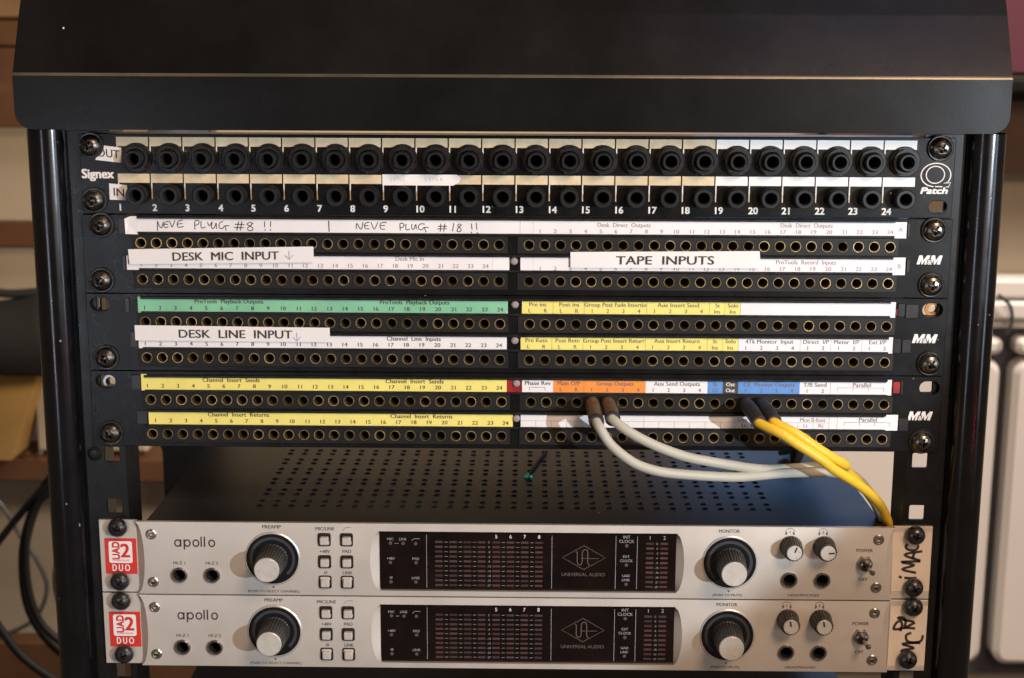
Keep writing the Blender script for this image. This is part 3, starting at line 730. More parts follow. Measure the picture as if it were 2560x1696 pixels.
# ---- panel C
def C_top(p, O, zt, zb):
    tx = nums(-208.6, -8.7, 79.3, 'ink', dz=.1)+[T_('Channel  Insert  Sends', 82.8, 1.8, x0=-177.1, x1=-144.7, m='ink'), T_('Channel  Insert  Sends', 82.8, 1.8, x0=-73.1, x1=-40.3, m='ink')]
    strip(p, O, 'label_strip', -209, -4.5, zb, zt, [(-209, -4.5, 'yellow')], [(-212.1, -208.9, 77.5, 87.1, 'yellow')], tx, label='yellow paper strip')
    tx = [T_('Phase Rev', 82.3, 1.8, x0=5.8, x1=20.4, m='ink'), T_('Main O/P', 82.3, 1.8, x0=24.3, x1=37.1), T_('L', 78.8, 1.8, cx=26.2), T_('R', 78.8, 1.8, cx=35.0), T_('Group Outputs', 82.3, 1.8, x0=46.4, x1=67.3)]
    tx += [T_(str(i+1), 78.8, 1.8, cx=43.6+8.75*i) for i in range(4)]+[T_('Aux Send Outputs', 82.4, 1.8, x0=78.7, x1=104.6)]+[T_(str(i+1), 78.8, 1.8, cx=78.3+8.75*i) for i in range(4)]
    tx += [T_('St', 82.4, 1.8, cx=113.3), T_('LS', 78.9, 1.8, cx=113.3), T_('Osc', 82.4, 1.8, cx=121.9, m='print'), T_('Out', 78.9, 1.8, cx=121.9, m='print'), T_('CR  Monitor Outputs', 82.4, 1.8, x0=129.3, x1=157.9)]
    tx += [T_(str(i+1), 78.9, 1.8, cx=130.5+8.7*i) for i in range(4)]+[T_('T/B Send', 82.4, 1.8, x0=163.0, x1=175.9), T_('1', 78.9, 1.8, cx=165.1), T_('2', 78.9, 1.8, cx=173.9), T_('Parallel', 82.4, 1.8, x0=190.8, x1=200.9)]
    ln = [(x, zb, x, zt, .16, 'midink') for x in (39.2, 178.2)]+[(8.3, 81.0, 17.2, 81.0, .22, 'ink'), (8.3, 79.1, 8.3, 81.0, .22, 'ink'), (17.2, 79.1, 17.2, 81.0, .22, 'ink')]
    ln += [(182.2, 81.9, 208.2, 81.9, .2, 'ink')]+[(x, 79.9, x, 81.9, .2, 'ink') for x in (182.2, 190.9, 199.5, 208.2)]
    strip(p, O, 'label_strip', 4.2, 210.4, zb, zt, [(4.2, 21.7, W), (21.7, 74.1, 'orange'), (74.1, 108.9, W), (108.9, 117.5, 'blue'), (117.5, 126.3, 'darkcell'), (126.3, 160.9, 'blue'), (160.9, 210.4, W)],
          [(210.3, 212.6, 77.7, 86.7, W)], tx, ln, label='white, orange and blue paper strip')
    b = MB(); b.box(-4.3, 4.0, -.3, .1, zb+.1, zt-.1, 'redtag'); b.shift(0, 0, -O).obj('red_strip', p)
def C_bot(p, O, zt, zb):
    tx = nums(-204.9, -5.1, 59.0, 'ink', dz=-.1)+[T_('Channel  Insert  Returns', 62.6, 1.8, x0=-174.8, x1=-139.8, m='ink'), T_('Channel  Insert  Returns', 62.4, 1.8, x0=-70.6, x1=-35.4, m='ink')]
    strip(p, O, 'label_strip', -208.6, -1, zb, zt, [(-208.6, -1.0, 'yellow')], [(-208.8, -208.0, 57.3, 66.4, 'yellow')], tx, label='yellow paper strip')
    tx = [T_('Croo', 61.9, 1.7, x0=126.6, x1=131.8, m='midink'), T_('Lt', 58.6, 1.7, cx=130.3, m='midink'), T_('Mon B-foot', 61.9, 1.7, x0=162.0, x1=176.2, m='greyink'), T_('Lt', 58.7, 1.7, cx=165.2, m='greyink'), T_('Rt', 58.7, 1.7, cx=173.9, m='greyink'), T_('Parallel', 62.3, 1.8, x0=195.2, x1=205.3)]
    ln = [(3.5, 61.4, 178.6, 61.5, .14, 'midink')]+[(12.1+8.74*i, zb, 12.1+8.74*i, 61.4, .14, 'midink') for i in range(18)]+[(169.4, zb, 169.4, 61.4, .14, 'midink'), (178.4, zb, 178.4, zt, .14, 'midink'), (73.5, 61.4, 73.5, zt, .14, 'midink'), (182.9, zb, 182.9, zt, .16, 'midink')]
    ln += [(187.0, 61.8, 212.7, 61.8, .2, 'ink')]+[(x, 59.7, x, 61.8, .2, 'ink') for x in (187.0, 195.6, 204.2, 212.7)]
    strip(p, O, 'label_strip', 3.5, 210.6, zb, zt, [(3.5, 210.6, W)], [(210.5, 217.2, 57.2, 66.4, W)], tx, ln, label='white ruled paper strip')
pC, OC = small_panel(88.9, -206.97, (72.33, 52.17), ((85.4, 78.05), (65.2, 57.7)), 63.3,
    'lowest patch panel, with the orange and blue segments and four cables plugged in', [(-232.6, 82.5), (234.0, 82.0)], ((-230.8, 52.6, .9), (231.3, 51.0, 0.02)), (('', C_top), ('', C_bot)))
# clear end windows, rivets, nuts seen in the slots
def rivet(p, O, x, z):
    b = MB(); b.lathe([(.1, -1.9), (1.2, -1.8), (1.9, -1.2), (2.2, -.3), (2.2, .2)], x, z-O, 'rivet', 16); b.obj('rivet', p)
rivet(pA, OA, -.7, 152.9); rivet(pB, OB, -.1, 128.4); rivet(pB, OB, -.1, 107.9); rivet(pC, OC, .9, 83.2); rivet(pC, OC, 1.0, 62.7)
def window(p, O, x0, x1, z0, z1, m='clear'):
    b = MB(); b.box(x0, x1, -.9, .1, z0-O, z1-O, m, .2); b.obj('end_window', p)
window(pA, OA, -220.6, -217.2, 167.2, 175.7); window(pA, OA, -219.4, -217.6, 147, 154.6); window(pA, OA, 216.2, 217.8, 168, 175.4); window(pA, OA, 216.9, 218.6, 148, 155)
window(pB, OB, -219, -216.6, 122.8, 130.8); window(pB, OB, -217, -213, 103, 111.4); window(pB, OB, 213.6, 217.6, 123, 130.4); window(pB, OB, 217.9, 225, 122.2, 130); window(pB, OB, 212.0, 216.5, 102.2, 110.6); window(pB, OB, 216.9, 222, 102.3, 110)
window(pC, OC, -217.5, -212.4, 78, 86.6); window(pC, OC, -215.5, -209.3, 58, 65.9); window(pC, OC, 217.5, 223.0, 57, 64.6); window(pC, OC, 217.6, 219.0, 78.2, 86)
window(pC, OC, 213.2, 217.3, 79.0, 85.6, 'redtag')
window(pB, OB, 212.5, 213.4, 123.5, 127.5, 'redtag')
b = MB(); b.lathe([(4.6, 5.5), (4.6, 4.2), (2.6, 4.2), (2.4, 9)], 234.5, 126.4-OB, 'copper', 16); b.obj('cage_nut', pB)
b = MB(); b.lathe([(4.2, 5.2), (4.2, 4.0), (2.8, 4.0), (2.6, 9)], -231.0, 81.5-OC, 'chrome', 16); b.obj('cage_nut', pC)
b = MB(); b.box(-236.0, -235.0, 5.6, 9, 122-OB, 131-OB, 'steel', .3); b.obj('clip', pB)

# ------------------------------------------------------------------ paper slips stuck over the panels
def slip(name, label, corners, draw=None, y=-1.9, th=.18, m='paper2', curl=0., cat='label', part='writing', bow=0.):
    """thin paper slip, corners bl, br, tr, tl in x,z"""
    bl, br, tr, tl = corners; cx = (bl[0]+br[0])/2; cz = bl[1]
    t = thing(name, label, cat, (cx, y, cz)); b = MB(); n = 14; vs = []
    for dy in (0, th):
        for j in range(3):
            for i in range(n+1):
                u, v = i/n, j/2
                x = (bl[0]*(1-u)+br[0]*u)*(1-v)+(tl[0]*(1-u)+tr[0]*u)*v; z = (bl[1]*(1-u)+br[1]*u)*(1-v)+(tl[1]*(1-u)+tr[1]*u)*v
                vs.append((x-cx, dy-curl*sin(u*9+v)*.12-bow*abs(u-.5)**2*(v), z-cz))
    N = (n+1)*3; F = []
    for j in range(2):
        for i in range(n):
            a = j*(n+1)+i; F.append((a, a+1, a+n+2, a+n+1)); F.append((N+a, N+a+n+1, N+a+n+2, N+a+1))
    edge = [i for i in range(n+1)]+[(n+1)*j+n for j in (1, 2)]+[2*(n+1)+i for i in range(n-1, -1, -1)]+[(n+1)]
    for a, c in zip(edge, edge[1:]+edge[:1]): F.append((N+a, N+c, c, a))
    b.add(vs, F, m); b.obj('paper', t)
    if draw:
        b = MB(); draw(b); b.shift(-cx, 0, -cz); b.obj(part, t)
    return t
def big(txt_, x0, x1, z0, z1, h=4.3, m='ink', wide=None, arrow=None):
    def f(b):
        vs, fs, (a, c), cap = glyphs(txt_, .0, 1)
        kx = (x1-x0)/(c-a); k = h*1.08/cap
        for i, d in enumerate((-.06, .07)): b.add([(x0+d+(vx-a)*kx, -.45-.012*i, z0+(z1-z0)*((vx-a)/(c-a))+vz*k) for vx, vz in vs], fs, m)
        if arrow:
            ax, az = arrow
            b.stroke([(ax, az), (ax+.2, az-4.6)], .22, -.45, 'blueink'); b.stroke([(ax-2.2, az-2.6), (ax+.2, az-4.9), (ax+2.3, az-2.3)], .22, -.45, 'blueink')
    return f
slip('paper_label', 'white slip reading DESK MIC INPUT with a small blue arrow', [(-215.1, 150.2), (-112.1, 151.9), (-112.1, 160.7), (-215.5, 158.6)], big('DESK  MIC  INPUT', -190.6, -131.4, 152.4, 153.4, 4.2, arrow=(-125.7, 158.3)), curl=.5)
slip('paper_label', 'white slip reading TAPE INPUTS, torn along its top edge', [(30.7, 149.7), (135.9, 150.0), (135.3, 159.6), (30.6, 158.5)], big('TAPE  INPUTS', 56.1, 110.2, 151.7, 152.0, 4.3), curl=.6)
slip('paper_label', 'white slip reading DESK LINE INPUT, between the green strip and channel numbers', [(-213.9, 106.9), (-104.0, 106.6), (-104.0, 114.8), (-213.9, 115.6)], big('DESK  LINE  INPUT', -188.9, -125.1, 108.7, 108.6, 4.2, arrow=(-122.6, 112.0)), curl=.5)
def sm(txt_, x0, x1, z0, z1, h):
    def f(b):
        vs, fs, (a, c), cap = glyphs(txt_, 0., 1); kx = (x1-x0)/(c-a); k = h/cap
        for i, d in enumerate((-.1, .1)): b.add([(x0+d+(vx-a)*kx, -.06-.012*i, z0+(z1-z0)*((vx-a)/(c-a))+vz*k) for vx, vz in vs], fs, 'ink')
    return f
slip('paper_label', 'small tilted white slip reading OUT beside the top left screw', [(-231.6, 207.9), (-217.0, 206.3), (-217.0, 214.6), (-228.2, 216.0)], sm('OUT', -230.4, -218.2, 209.9, 208.7, 4.4), y=-.35, th=.15)
slip('paper_label', 'small white slip reading IN beside the lower jack row', [(-224.7, 186.0), (-214.8, 185.6), (-214.8, 194.0), (-224.7, 195.0)], sm('IN', -222.3, -216.6, 188.2, 187.6, 4.4), y=-.35, th=.15)

# ================================================================== AUDIO INTERFACES
FY = -2.5     # front of the raised face
LX0, LX1 = -219.3, 219.1      # straight edge between ear and scallop
def mesh_once(key, fn, _c={}):
    if key not in _c: _c[key] = fn()
    return _c[key]
def face_mesh():
    b = MB(); zt, zb = -.25, -44.2
    def arc(xs, bulge, z0, z1, n=18):
        out = []
        for k in range(n+1):
            u = k/n; out.append((xs+bulge*math.sqrt(max(0, 1-(2*u-1)**2))**1.15, z0+(z1-z0)*u))
        return out
    # raised face outline with scalloped ends, minus the display opening with its scalloped ends
    La = arc(LX0, 4.7, zt, zb); Ra = arc(LX1, -4.7, zb, zt)
    outer = La+Ra[0:]                       # down the left, up the right -> counter-clockwise
    wz0, wz1 = -41.0, -4.7
    wl = arc(-78.0, -5.3, wz1, wz0); wr = arc(93.9, 4.5, wz0, wz1)
    win = wl+wr
    so = [circ(x, z, 3.5, 16)() for x, z in ((-194.6, -32.1), (-175.5, -32.1), (159.4, -31.9), (178.4, -31.9))]
    tris = tessellate_polygon([[Vector((x, z, 0)) for x, z in q] for q in [outer, win]+so])
    flat = outer+win+[q for l in so for q in l]; F = []
    for t_ in tris:
        a, c, d = (Vector((*flat[i], 0)) for i in t_)
        F.append(t_ if (c-a).cross(d-a).z > 0 else (t_[0], t_[2], t_[1]))
    b.add([(x, FY, z) for x, z in flat], F, 'alu')
    # scallops: from the arc on the face down to a straight line on the lower level
    def scallop(A, xs, y):
        n = len(A); V = [(x, FY, z) for x, z in A]+[(xs, y, z) for x, z in A]
        b.add(V, [(i, i+1, n+i+1, n+i) if V[1][2] > V[0][2] else (n+i, n+i+1, i+1, i) for i in range(n-1)], 'alu', False)
    scallop(La, LX0, .9); scallop(Ra, LX1, .9)
    scallop(wl, -78.0, 1.0); scallop(wr, 93.9, 1.0)
    # window top and bottom walls
    b.add([(-78, FY, wz1), (93.9, FY, wz1), (93.9, .6, wz1), (-78, .6, wz1)], [(3, 2, 1, 0)], 'alu_edge')
    b.add([(-78, FY, wz0), (93.9, FY, wz0), (93.9, .6, wz0), (-78, .6, wz0)], [(0, 1, 2, 3)], 'alu_edge')
    # top and bottom of the face, chamfer catching light
    for z, s_ in ((zt, 1), (zb, -1)):
        b.add([(LX0, FY, z), (LX1, FY, z), (LX1, FY+2.2, z+.1*s_), (LX0, FY+2.2, z+.1*s_)], [(0, 1, 2, 3) if s_ > 0 else (3, 2, 1, 0)], 'alu_edge')
    # ears
    for xa, xb in ((-241.3, LX0), (LX1, 241.3)): b.box(xa, xb, .9, 2.9, zb, zt, 'alu', .25)
    return b.bowed('faceplate')
def knurl(r0, r1, y0, y1, n=26, d=.3):
    b = MB(); seg = n*4
    def ring(r, y, dd): return [((r+(dd if (i % 4) in (0, 1) else -dd))*cos(2*pi*i/seg), y, (r+(dd if (i % 4) in (0, 1) else -dd))*sin(2*pi*i/seg)) for i in range(seg)]
    R = [ring(r0+.4, y0, 0), ring(r0+.4, y0-.8, 0), ring(r0, y0-1.2, d), ring(r1, y1+.5, d), ring(r1-.5, y1, 0)]
    for A_, B_ in zip(R, R[1:]): b.add(A_+B_, [(i, (i+1) % seg, seg+(i+1) % seg, seg+i) for i in range(seg)], 'knob')
    b.add(R[-1], [tuple(range(seg))], 'knob'); return b
def big_knob_mesh(): return knurl(8.7, 7.6, FY, -20.6, 30, .22).mesh('grip')
def cap_mesh(r, y):
    b = MB(); b.lathe([(r, y+.5), (r, y-.5), (r-.35, y-.85), (r*.93, y-.85), (r*.05, y-.78)], 0, 0, 'capm', 32); b.disc(r*.05, y-.78, 0, 0, 'capm', 32); return b.mesh('cap')
def dish_mesh():
    b = MB()
    b.lathe([(16.2, FY+.02), (15.7, FY-.35, 'alu_edge'), (15.2, FY-.35, 'alu_edge'), (14.9, FY-.1, 'dish')], 0, 0, 'alu_edge', 56)
    b.lathe([(15.0, FY-.1), (8.9, FY-.1)], 0, 0, 'dish', 56)
    return b.mesh('dish')
def ring_mesh():
    b = MB(); n = 44; pts = []
    b.stroke([(12.4*cos(radians(-48+276*i/n)), 12.4*sin(radians(-48+276*i/n))) for i in range(n+1)], 1.7, FY-.16, 'ledring', cap=False)
    return b.mesh('indicator_ring')
def btn_mesh():
    b = MB()
    b.plate(rrect(-3.75, 3.75, -3.95, 3.95, 1.2, 4), [rrect(-3.0, 3.0, -3.15, 3.15, .9, 4)], FY-.7, FY+.1, 'black', .25)
    b.rect(-3.1, 3.1, -3.2, 3.2, FY-.05, 'inside'); return b.mesh('bezel')
def btncap_mesh():
    b = MB(); b.plate(rrect(-2.5, 2.5, -2.35, 2.35, .8, 4), [], FY-2.7, FY, 'btn', .55); return b.mesh('button')
def hex_mesh():
    b = MB(); b.lathe([(3.2, FY+.02), (3.1, FY-.5), (2.6, FY-.9), (2.0, FY-.9), (1.9, FY-.5)], 0, 0, 'hex', 24)
    b.lathe([(1.9, FY-.5), (1.2, FY-.55), (1.2, FY+.1, 'inside')], 0, 0, 'hex', 6); b.disc(1.2, FY+.0, 0, 0, 'inside', 6); return b.mesh('hex_screw')
def jack_ring():
    b = MB(); b.lathe([(4.7, FY+.02), (4.7, FY-1.1), (4.3, FY-1.5), (3.7, FY-1.5), (3.3, FY-1.0)], 0, 0, 'nickel', 28)
    b.lathe([(3.3, FY-1.0), (3.2, 8, 'inside')], 0, 0, 'inside', 28); b.disc(3.2, 8, 0, 0, 'inside', 28); return b.mesh('socket')
def seg_mesh():
    b = MB(); b.box(-2.2, 2.2, .35, .6, -.62, .62, 'seg'); return b.mesh('meter_segment')
def dot_mesh():
    b = MB(); b.lathe([(.1, .3), (1.0, .34), (1.15, .6)], 0, 0, 'dot', 14); return b.mesh('indicator')
def lid_mesh():
    b = MB(); X0 = -153.5; dx = 9.55; rowsY = [33.2, 42.2, 56.0, 64.8, 78.8, 87.2, 101, 109.6, 123, 131.7, 145.6, 154]
    z = -1.0
    xa, xb = X0-dx/2, X0+32*dx+dx/2
    def q(x0, x1, y0, y1): b.add([(x0, y0, z), (x1, y0, z), (x1, y1, z), (x0, y1, z)], [(0, 1, 2, 3)], 'lid')
    q(-214, xa, -.6, 300); q(xb, 214, -.6, 300); q(xa, xb, -.6, rowsY[0]-4)
    for j, y in enumerate(rowsY):
        y0 = y-4; y1 = y+4; nxt = rowsY[j+1]-4 if j+1 < len(rowsY) else 300
        if nxt > y1: q(xa, xb, y1, nxt)
        for i in range(33):
            cx = X0+dx*i; n = 12
            hole = [(cx+1.65*cos(2*pi*k/n), y+1.65*sin(2*pi*k/n)) for k in range(n)]
            # outer ring of the cell sampled at the same angles, snapped to the square
            out = []
            for k in range(n):
                a = 2*pi*k/n; c, s_ = cos(a), sin(a); t_ = min(dx/2/max(abs(c), 1e-6), 4/max(abs(s_), 1e-6)); out.append((cx+c*t_, y+s_*t_))
            mid = [(cx+2.3*cos(2*pi*k/n), y+2.3*sin(2*pi*k/n)) for k in range(n)]
            vs = [(px, py, z) for px, py in out]+[(px, py, z) for px, py in mid]+[(px, py, z+.3) for px, py in hole]+[(px, py, z-1.0) for px, py in hole]
            b.add(vs, [(k, (k+1) % n, n+(k+1) % n, n+k) for k in range(n)]+[(j_*n+k, j_*n+(k+1) % n, (j_+1)*n+(k+1) % n, (j_+1)*n+k) for j_ in (1, 2) for k in range(n)], 'lid')
            for sx_, sy_, k in ((1, 1, 1), (-1, 1, 4), (-1, -1, 7), (1, -1, 10)):
                corner = (cx+sx_*dx/2, y+sy_*4); e0, e1 = out[k], out[k+1]
                b.add([(*corner, z), (*e0, z), (*e1, z)], [(0, 1, 2)], 'lid')
    return b.mesh('lid')
def strokes_apollo(b, y, m):
    z0 = -14.9; wdt = .86
    def ringo(cx, rx, rz): b.stroke([(cx+rx*cos(2*pi*i/24), z0+2.15+rz*sin(2*pi*i/24)) for i in range(24)], wdt, y, m, closed=True)
    ringo(-194.9, 1.65, 1.9); b.stroke([(-193.1, z0+.2), (-193.1, z0+4.1)], wdt, y-.01, m)
    ringo(-189.3, 1.65, 1.9); b.stroke([(-191.1, z0-1.5), (-191.1, z0+4.1)], wdt, y-.01, m)
    ringo(-184.3, 1.65, 1.9); b.stroke([(-181.2, z0+.2), (-181.2, z0+5.8)], wdt, y, m); b.stroke([(-179.3, z0+.2), (-179.3, z0+5.8)], wdt, y, m); ringo(-175.1, 1.65, 1.9)
METX = [-43.6, -35.3, -27.0, -18.8, -10.3, -2.0, 6.2, 14.5]
def interface(z0, label, angs, dirt):
    p = thing('audio_interface', label, 'audio interface', (0, 0, z0-44.45), 'silver audio interfaces stacked at the bottom')
    D = 44.45
    def put(name, key, fn, x=0, z=0, par=p, ang=0, dz=D, y=0):
        if name in ('hex_screw', 'bezel', 'socket', 'headphone_knob'): y = bow(z)
        o = link(name, mesh_once(key, fn), par, (x, y, z+dz))
        if ang: o.rotation_euler = (0, ang, 0)
        return o
    put('faceplate', 'face', face_mesh)
    put('lid', 'lid', lid_mesh)
    def body():
        b = MB(); b.box(-214, 214, 5, 300, -43.5, -4.5, 'inside')
        for x in (-214, 214): b.add([(x, 5, -44), (x, 300, -44), (x, 300, -1), (x, 5, -1)], [(0, 1, 2, 3)], 'lid')
        return b.mesh('chassis')
    put('chassis', 'body', body)
    # two big rotary encoders
    for x in (-140.1, 124.7):
        k = put('dish', 'dish', dish_mesh, x, -21.8)
        put('indicator_ring', 'ringm', ring_mesh, 0, 0, k, dz=0)
        kn = put('control_knob', 'bigknob', big_knob_mesh, x, -21.8)
        put('cap', 'cap7', lambda: cap_mesh(7.2, -20.8), 0, 0, kn, dz=0)
    # six buttons
    for x in (-109.7, -96.8):
        for z in (-9.9, -23.2, -35.7):
            o = put('bezel', 'bez', btn_mesh, x, z); put('button', 'btn', btncap_mesh, .05, -.35, o, dz=0)
    for x, z in ((-210.1, -7.6), (-210.1, -36.7), (209.8, -7.3), (209.8, -36.2)): put('hex_screw', 'hexm', hex_mesh, x, z)
    for x, z in ((-194.6, -32.1), (-175.5, -32.1), (159.4, -31.9), (178.4, -31.9)): put('socket', 'jr', jack_ring, x, z)
    # headphone knobs
    for x, a in zip((159.6, 178.7), angs):
        kn = put('headphone_knob', 'hpk', lambda: knurl(6.1, 5.2, FY, -13.0, 22, .3).mesh('grip'), x, -11.8)
        c = put('cap', 'cap4', lambda: cap_mesh(4.35, -13.0), 0, 0, kn, dz=0)
        def ptr():
            b = MB(); b.box(-.42, .42, -14.0, -13.7, .4, 3.7, 'black'); return b.mesh('pointer')
        put('pointer', 'ptr', ptr, 0, 0, kn, a, 0)
    # power toggle
    def tog():
        b = MB(); b.lathe([(4.9, FY+.02), (4.6, FY-.3), (4.5, FY-2.2), (3.9, FY-3.0), (2.6, FY-3.2), (2.2, FY-2.6)], 0, 0, 'nickel', 6); b.lathe([(3.4, FY-2.9), (3.3, FY-4.4), (2.4, FY-4.8), (1.5, FY-4.6)], 0, 0, 'steel', 20); return b.mesh('power_switch')
    def lever():
        b = MB(); b.tube([(0, FY-3, 0), (.9, FY-7, -.6), (1.9, FY-11.5, -1.3), (2.3, FY-13, -1.5)], 1.2, 'nickel', 12, rads=[1.0, 1.2, 1.7, 1.0]); return b.mesh('lever')
    tg = put('power_switch', 'tog', tog, 202.3, -21.6); put('lever', 'lev', lever, 0, 0, tg, dz=0)
    # display
    def disp():
        b = MB(); b.plate(rrect(-78.0, 93.9, -41.0, -4.7, 1.5, 4), [], .45, 3, 'glass'); return b.mesh('display')
    d = put('display', 'disp', disp)
    for x in METX+[78.7, 87.0]:
        for k in range(10): put('meter_segment', 'seg', seg_mesh, x if x < 50 else x, -11.7-2.93*k, d, dz=0, y=0)
    for x, z in ((-71.7, -12.7), (-64.4, -12.8), (-57.1, -12.9), (-71.9, -24.5), (-57.0, -24.5), (-71.7, -36.4), (-57.1, -36.4), (65.25, -13.1), (65.25, -24.9), (65.25, -36.6)):
        put('indicator', 'dot', dot_mesh, x, z, d, dz=0)
    def dprint():
        b = MB(); y = .33; g = 'glassprint'
        for t_, x, z, h in (('MIC', -71.7, -10.9, 1.5), ('LINE', -64.5, -10.9, 1.5), ('+48V', -71.6, -22.7, 1.5), ('PAD', -57.1, -22.8, 1.5), ('Ø', -71.6, -34.5, 1.5), ('LINK', -57.1, -34.6, 1.5),
                            ('INT', 65.2, -8.7, 1.8), ('CLOCK', 65.2, -11.3, 1.8), ('EXT', 65.2, -20.4, 1.5), ('CLOCK', 65.2, -22.9, 1.5), ('UAD', 65.2, -32.1, 1.5), ('LINK', 65.2, -34.7, 1.5)): b.text(t_, y, g, h, cx=x, z=z)
        for i, x in enumerate(METX[4:]): b.text(str(5+i), y, 'print', 2.1, cx=x, z=-9.2)
        b.text('1', y, g, 2.2, cx=78.7, z=-9.2); b.text('2', y, g, 2.2, cx=87, z=-9.2)
        for k, t_ in enumerate(('C', '0', '-3', '-6', '-9', '-12', '-15', '-18', '-21', '-27')):
            z = -11.7-2.93*k
            b.text(t_, y, g, 1.15, cx=-14.5, z=z-.6); b.text(t_, y, g, 1.1, cx=82.9, z=z-.6)
            for x in (-39.4, -31.1, -22.9, -6.1, 2.1, 10.4): b.rect(x-.95, x+.95, z-.1, z+.1, y, g)
        b.stroke([(-59.3, -11.0), (-58.1, -9.8), (-54.8, -9.8)], .25, y, g); b.rect(-69.2, -67, -12.85, -12.65, y, g)
        for x in (-50.75, 22.0, 59.0, 71.4): b.rect(x-.12, x+.12, -39.6, -7.3, y, g)
        L_ = 'glasslogo'
        b.stroke([(40.6, -13.2), (28.1, -20.5), (40.6, -27.8), (53.0, -20.5)], .38, y, L_, closed=True)
        b.stroke([(36.0, -16.9), (36.7, -17.4), (36.7, -23), (37.2, -24.6), (38.2, -25.0), (39.2, -24.6), (39.6, -23), (39.6, -17.3), (40.2, -16.0), (41.3, -15.5), (42.3, -16.0), (42.8, -17.3), (42.8, -23.4), (43.3, -24.8), (43.9, -25)], .5, y, L_)
        b.rect(38.8, 49, -21.15, -20.85, y, L_)
        b.text('UNIVERSAL AUDIO', y, L_, 2.0, x0=27.8, x1=53.0, z=-31.8)
        return b.mesh('display_print')
    put('display_print', 'dpr', dprint, 0, 0, d, dz=0)
    def fprint(lo, hi, name):
        low = name.startswith('push'); b = MB(); y = FY-.05; k_ = 'ink'; I = lambda x: lo < x < hi and not low
        for t_, xa, xb, z, h in (('PREAMP', -145.6, -134.8, -3.6, 1.95), ('MIC/LINE', -114.8, -103.8, -4.4, 1.95), ('+48V', -112.5, -106.6, -18.0, 1.95), ('PAD', -99.3, -94.3, -17.9, 1.95), ('LINK', -99.3, -93.8, -31.0, 1.95),
            ('(PUSH TO SELECT CHANNEL)', -155.0, -124.8, -42.7, 1.5), ('HI-Z 1', -197.9, -191.0, -25.7, 1.8), ('HI-Z 2', -179.0, -171.8, -25.7, 1.8), ('MONITOR', 118.0, 130.0, -3.9, 1.95), ('(PUSH TO MUTE)', 115.6, 132.6, -42.6, 1.5),
            ('HEADPHONES', 159.3, 177.2, -42.3, 1.5), ('POWER', 197.3, 206.7, -14.7, 1.95), ('OFF', 199.6, 204.5, -32.2, 1.95)):
            if lo < xa < hi and (z < -42.55) == low: b.text(t_, y, k_, h, x0=xa, x1=xb, z=z)
        if I(-109): b.text('Ø', y, k_, 1.7, cx=-109.3, z=-30.9); b.stroke([(-99.0, -4.3), (-97.3, -2.7), (-94.2, -2.7)], .25, y, k_)
        for cx, t_ in ((158.8, '1'), (177.8, '2')):
            if not I(cx): continue
            b.stroke([(cx+2.5*cos(radians(-20+220*i/14)), -3.2+2.3*sin(radians(-20+220*i/14))) for i in range(15)], .28, y, k_)
            for s_ in (-1, 1): b.stroke([(cx+s_*2.3, -4.6), (cx+s_*1.9, -3.5)], .8, y-.01, k_)
            b.text(t_, y, k_, 1.7, cx=cx, z=-4.0)
        for x in (124.7, -140.1):
            if lo < x < hi and low: b.add([(x-.8, y, -38.9), (x, y, -40.2), (x+.8, y, -38.9)], [(0, 1, 2)], 'steel')
        return bowprint(b).mesh(name)
    for k_, lo, hi in (('push_lettering', -157, -117), ('push_lettering ', 110, 135), ('preamp_lettering', -157, -117), ('button_lettering', -116, -90), ('socket_lettering', -199, -171), ('monitor_lettering', 110, 135), ('headphone_lettering', 150, 183), ('switch_lettering', 195, 210)):
        put(k_.strip(), 'fpr'+k_, lambda lo=lo, hi=hi, k_=k_: fprint(lo, hi, k_.strip()))
    def word():
        b = MB(); strokes_apollo(b, FY-.05, 'ink'); return bowprint(b).mesh('model_word')
    put('model_word', 'mword', word)
    return p
ia = interface(0, 'upper silver audio interface, its right ear taped with a slip reading iMAC', (radians(22), radians(87)), 0)
ib = interface(-44.75, 'lower silver audio interface, its right ear taped with a slip reading MC PR', (radians(-8), radians(-9)), 1)
for p_, pts_ in ((ia, ((-229.6, -3.9, .3), (-229.9, -36.7, .9), (230.8, -4.6, .2), (231.6, -36.3, 1.1))), (ib, ((-229.8, -48.9, .5), (-229.6, -82.0, 1.3), (232.1, -48.3, .7), (230.7, -80.8, .4)))):
    for x, z, a in pts_: screw(p_, x, z, SCREWB, a, (0, p_.location.z/S))
# device further down whose lid shows under the lower interface
t = thing('rack_device', 'dark blue-black device below the lower interface, only its lid showing', 'rack device', (0, 0, -180))
b = MB(); b.box(-214, 214, 10, 300, 0, 41, 'lid', .5); b.obj('case', t)

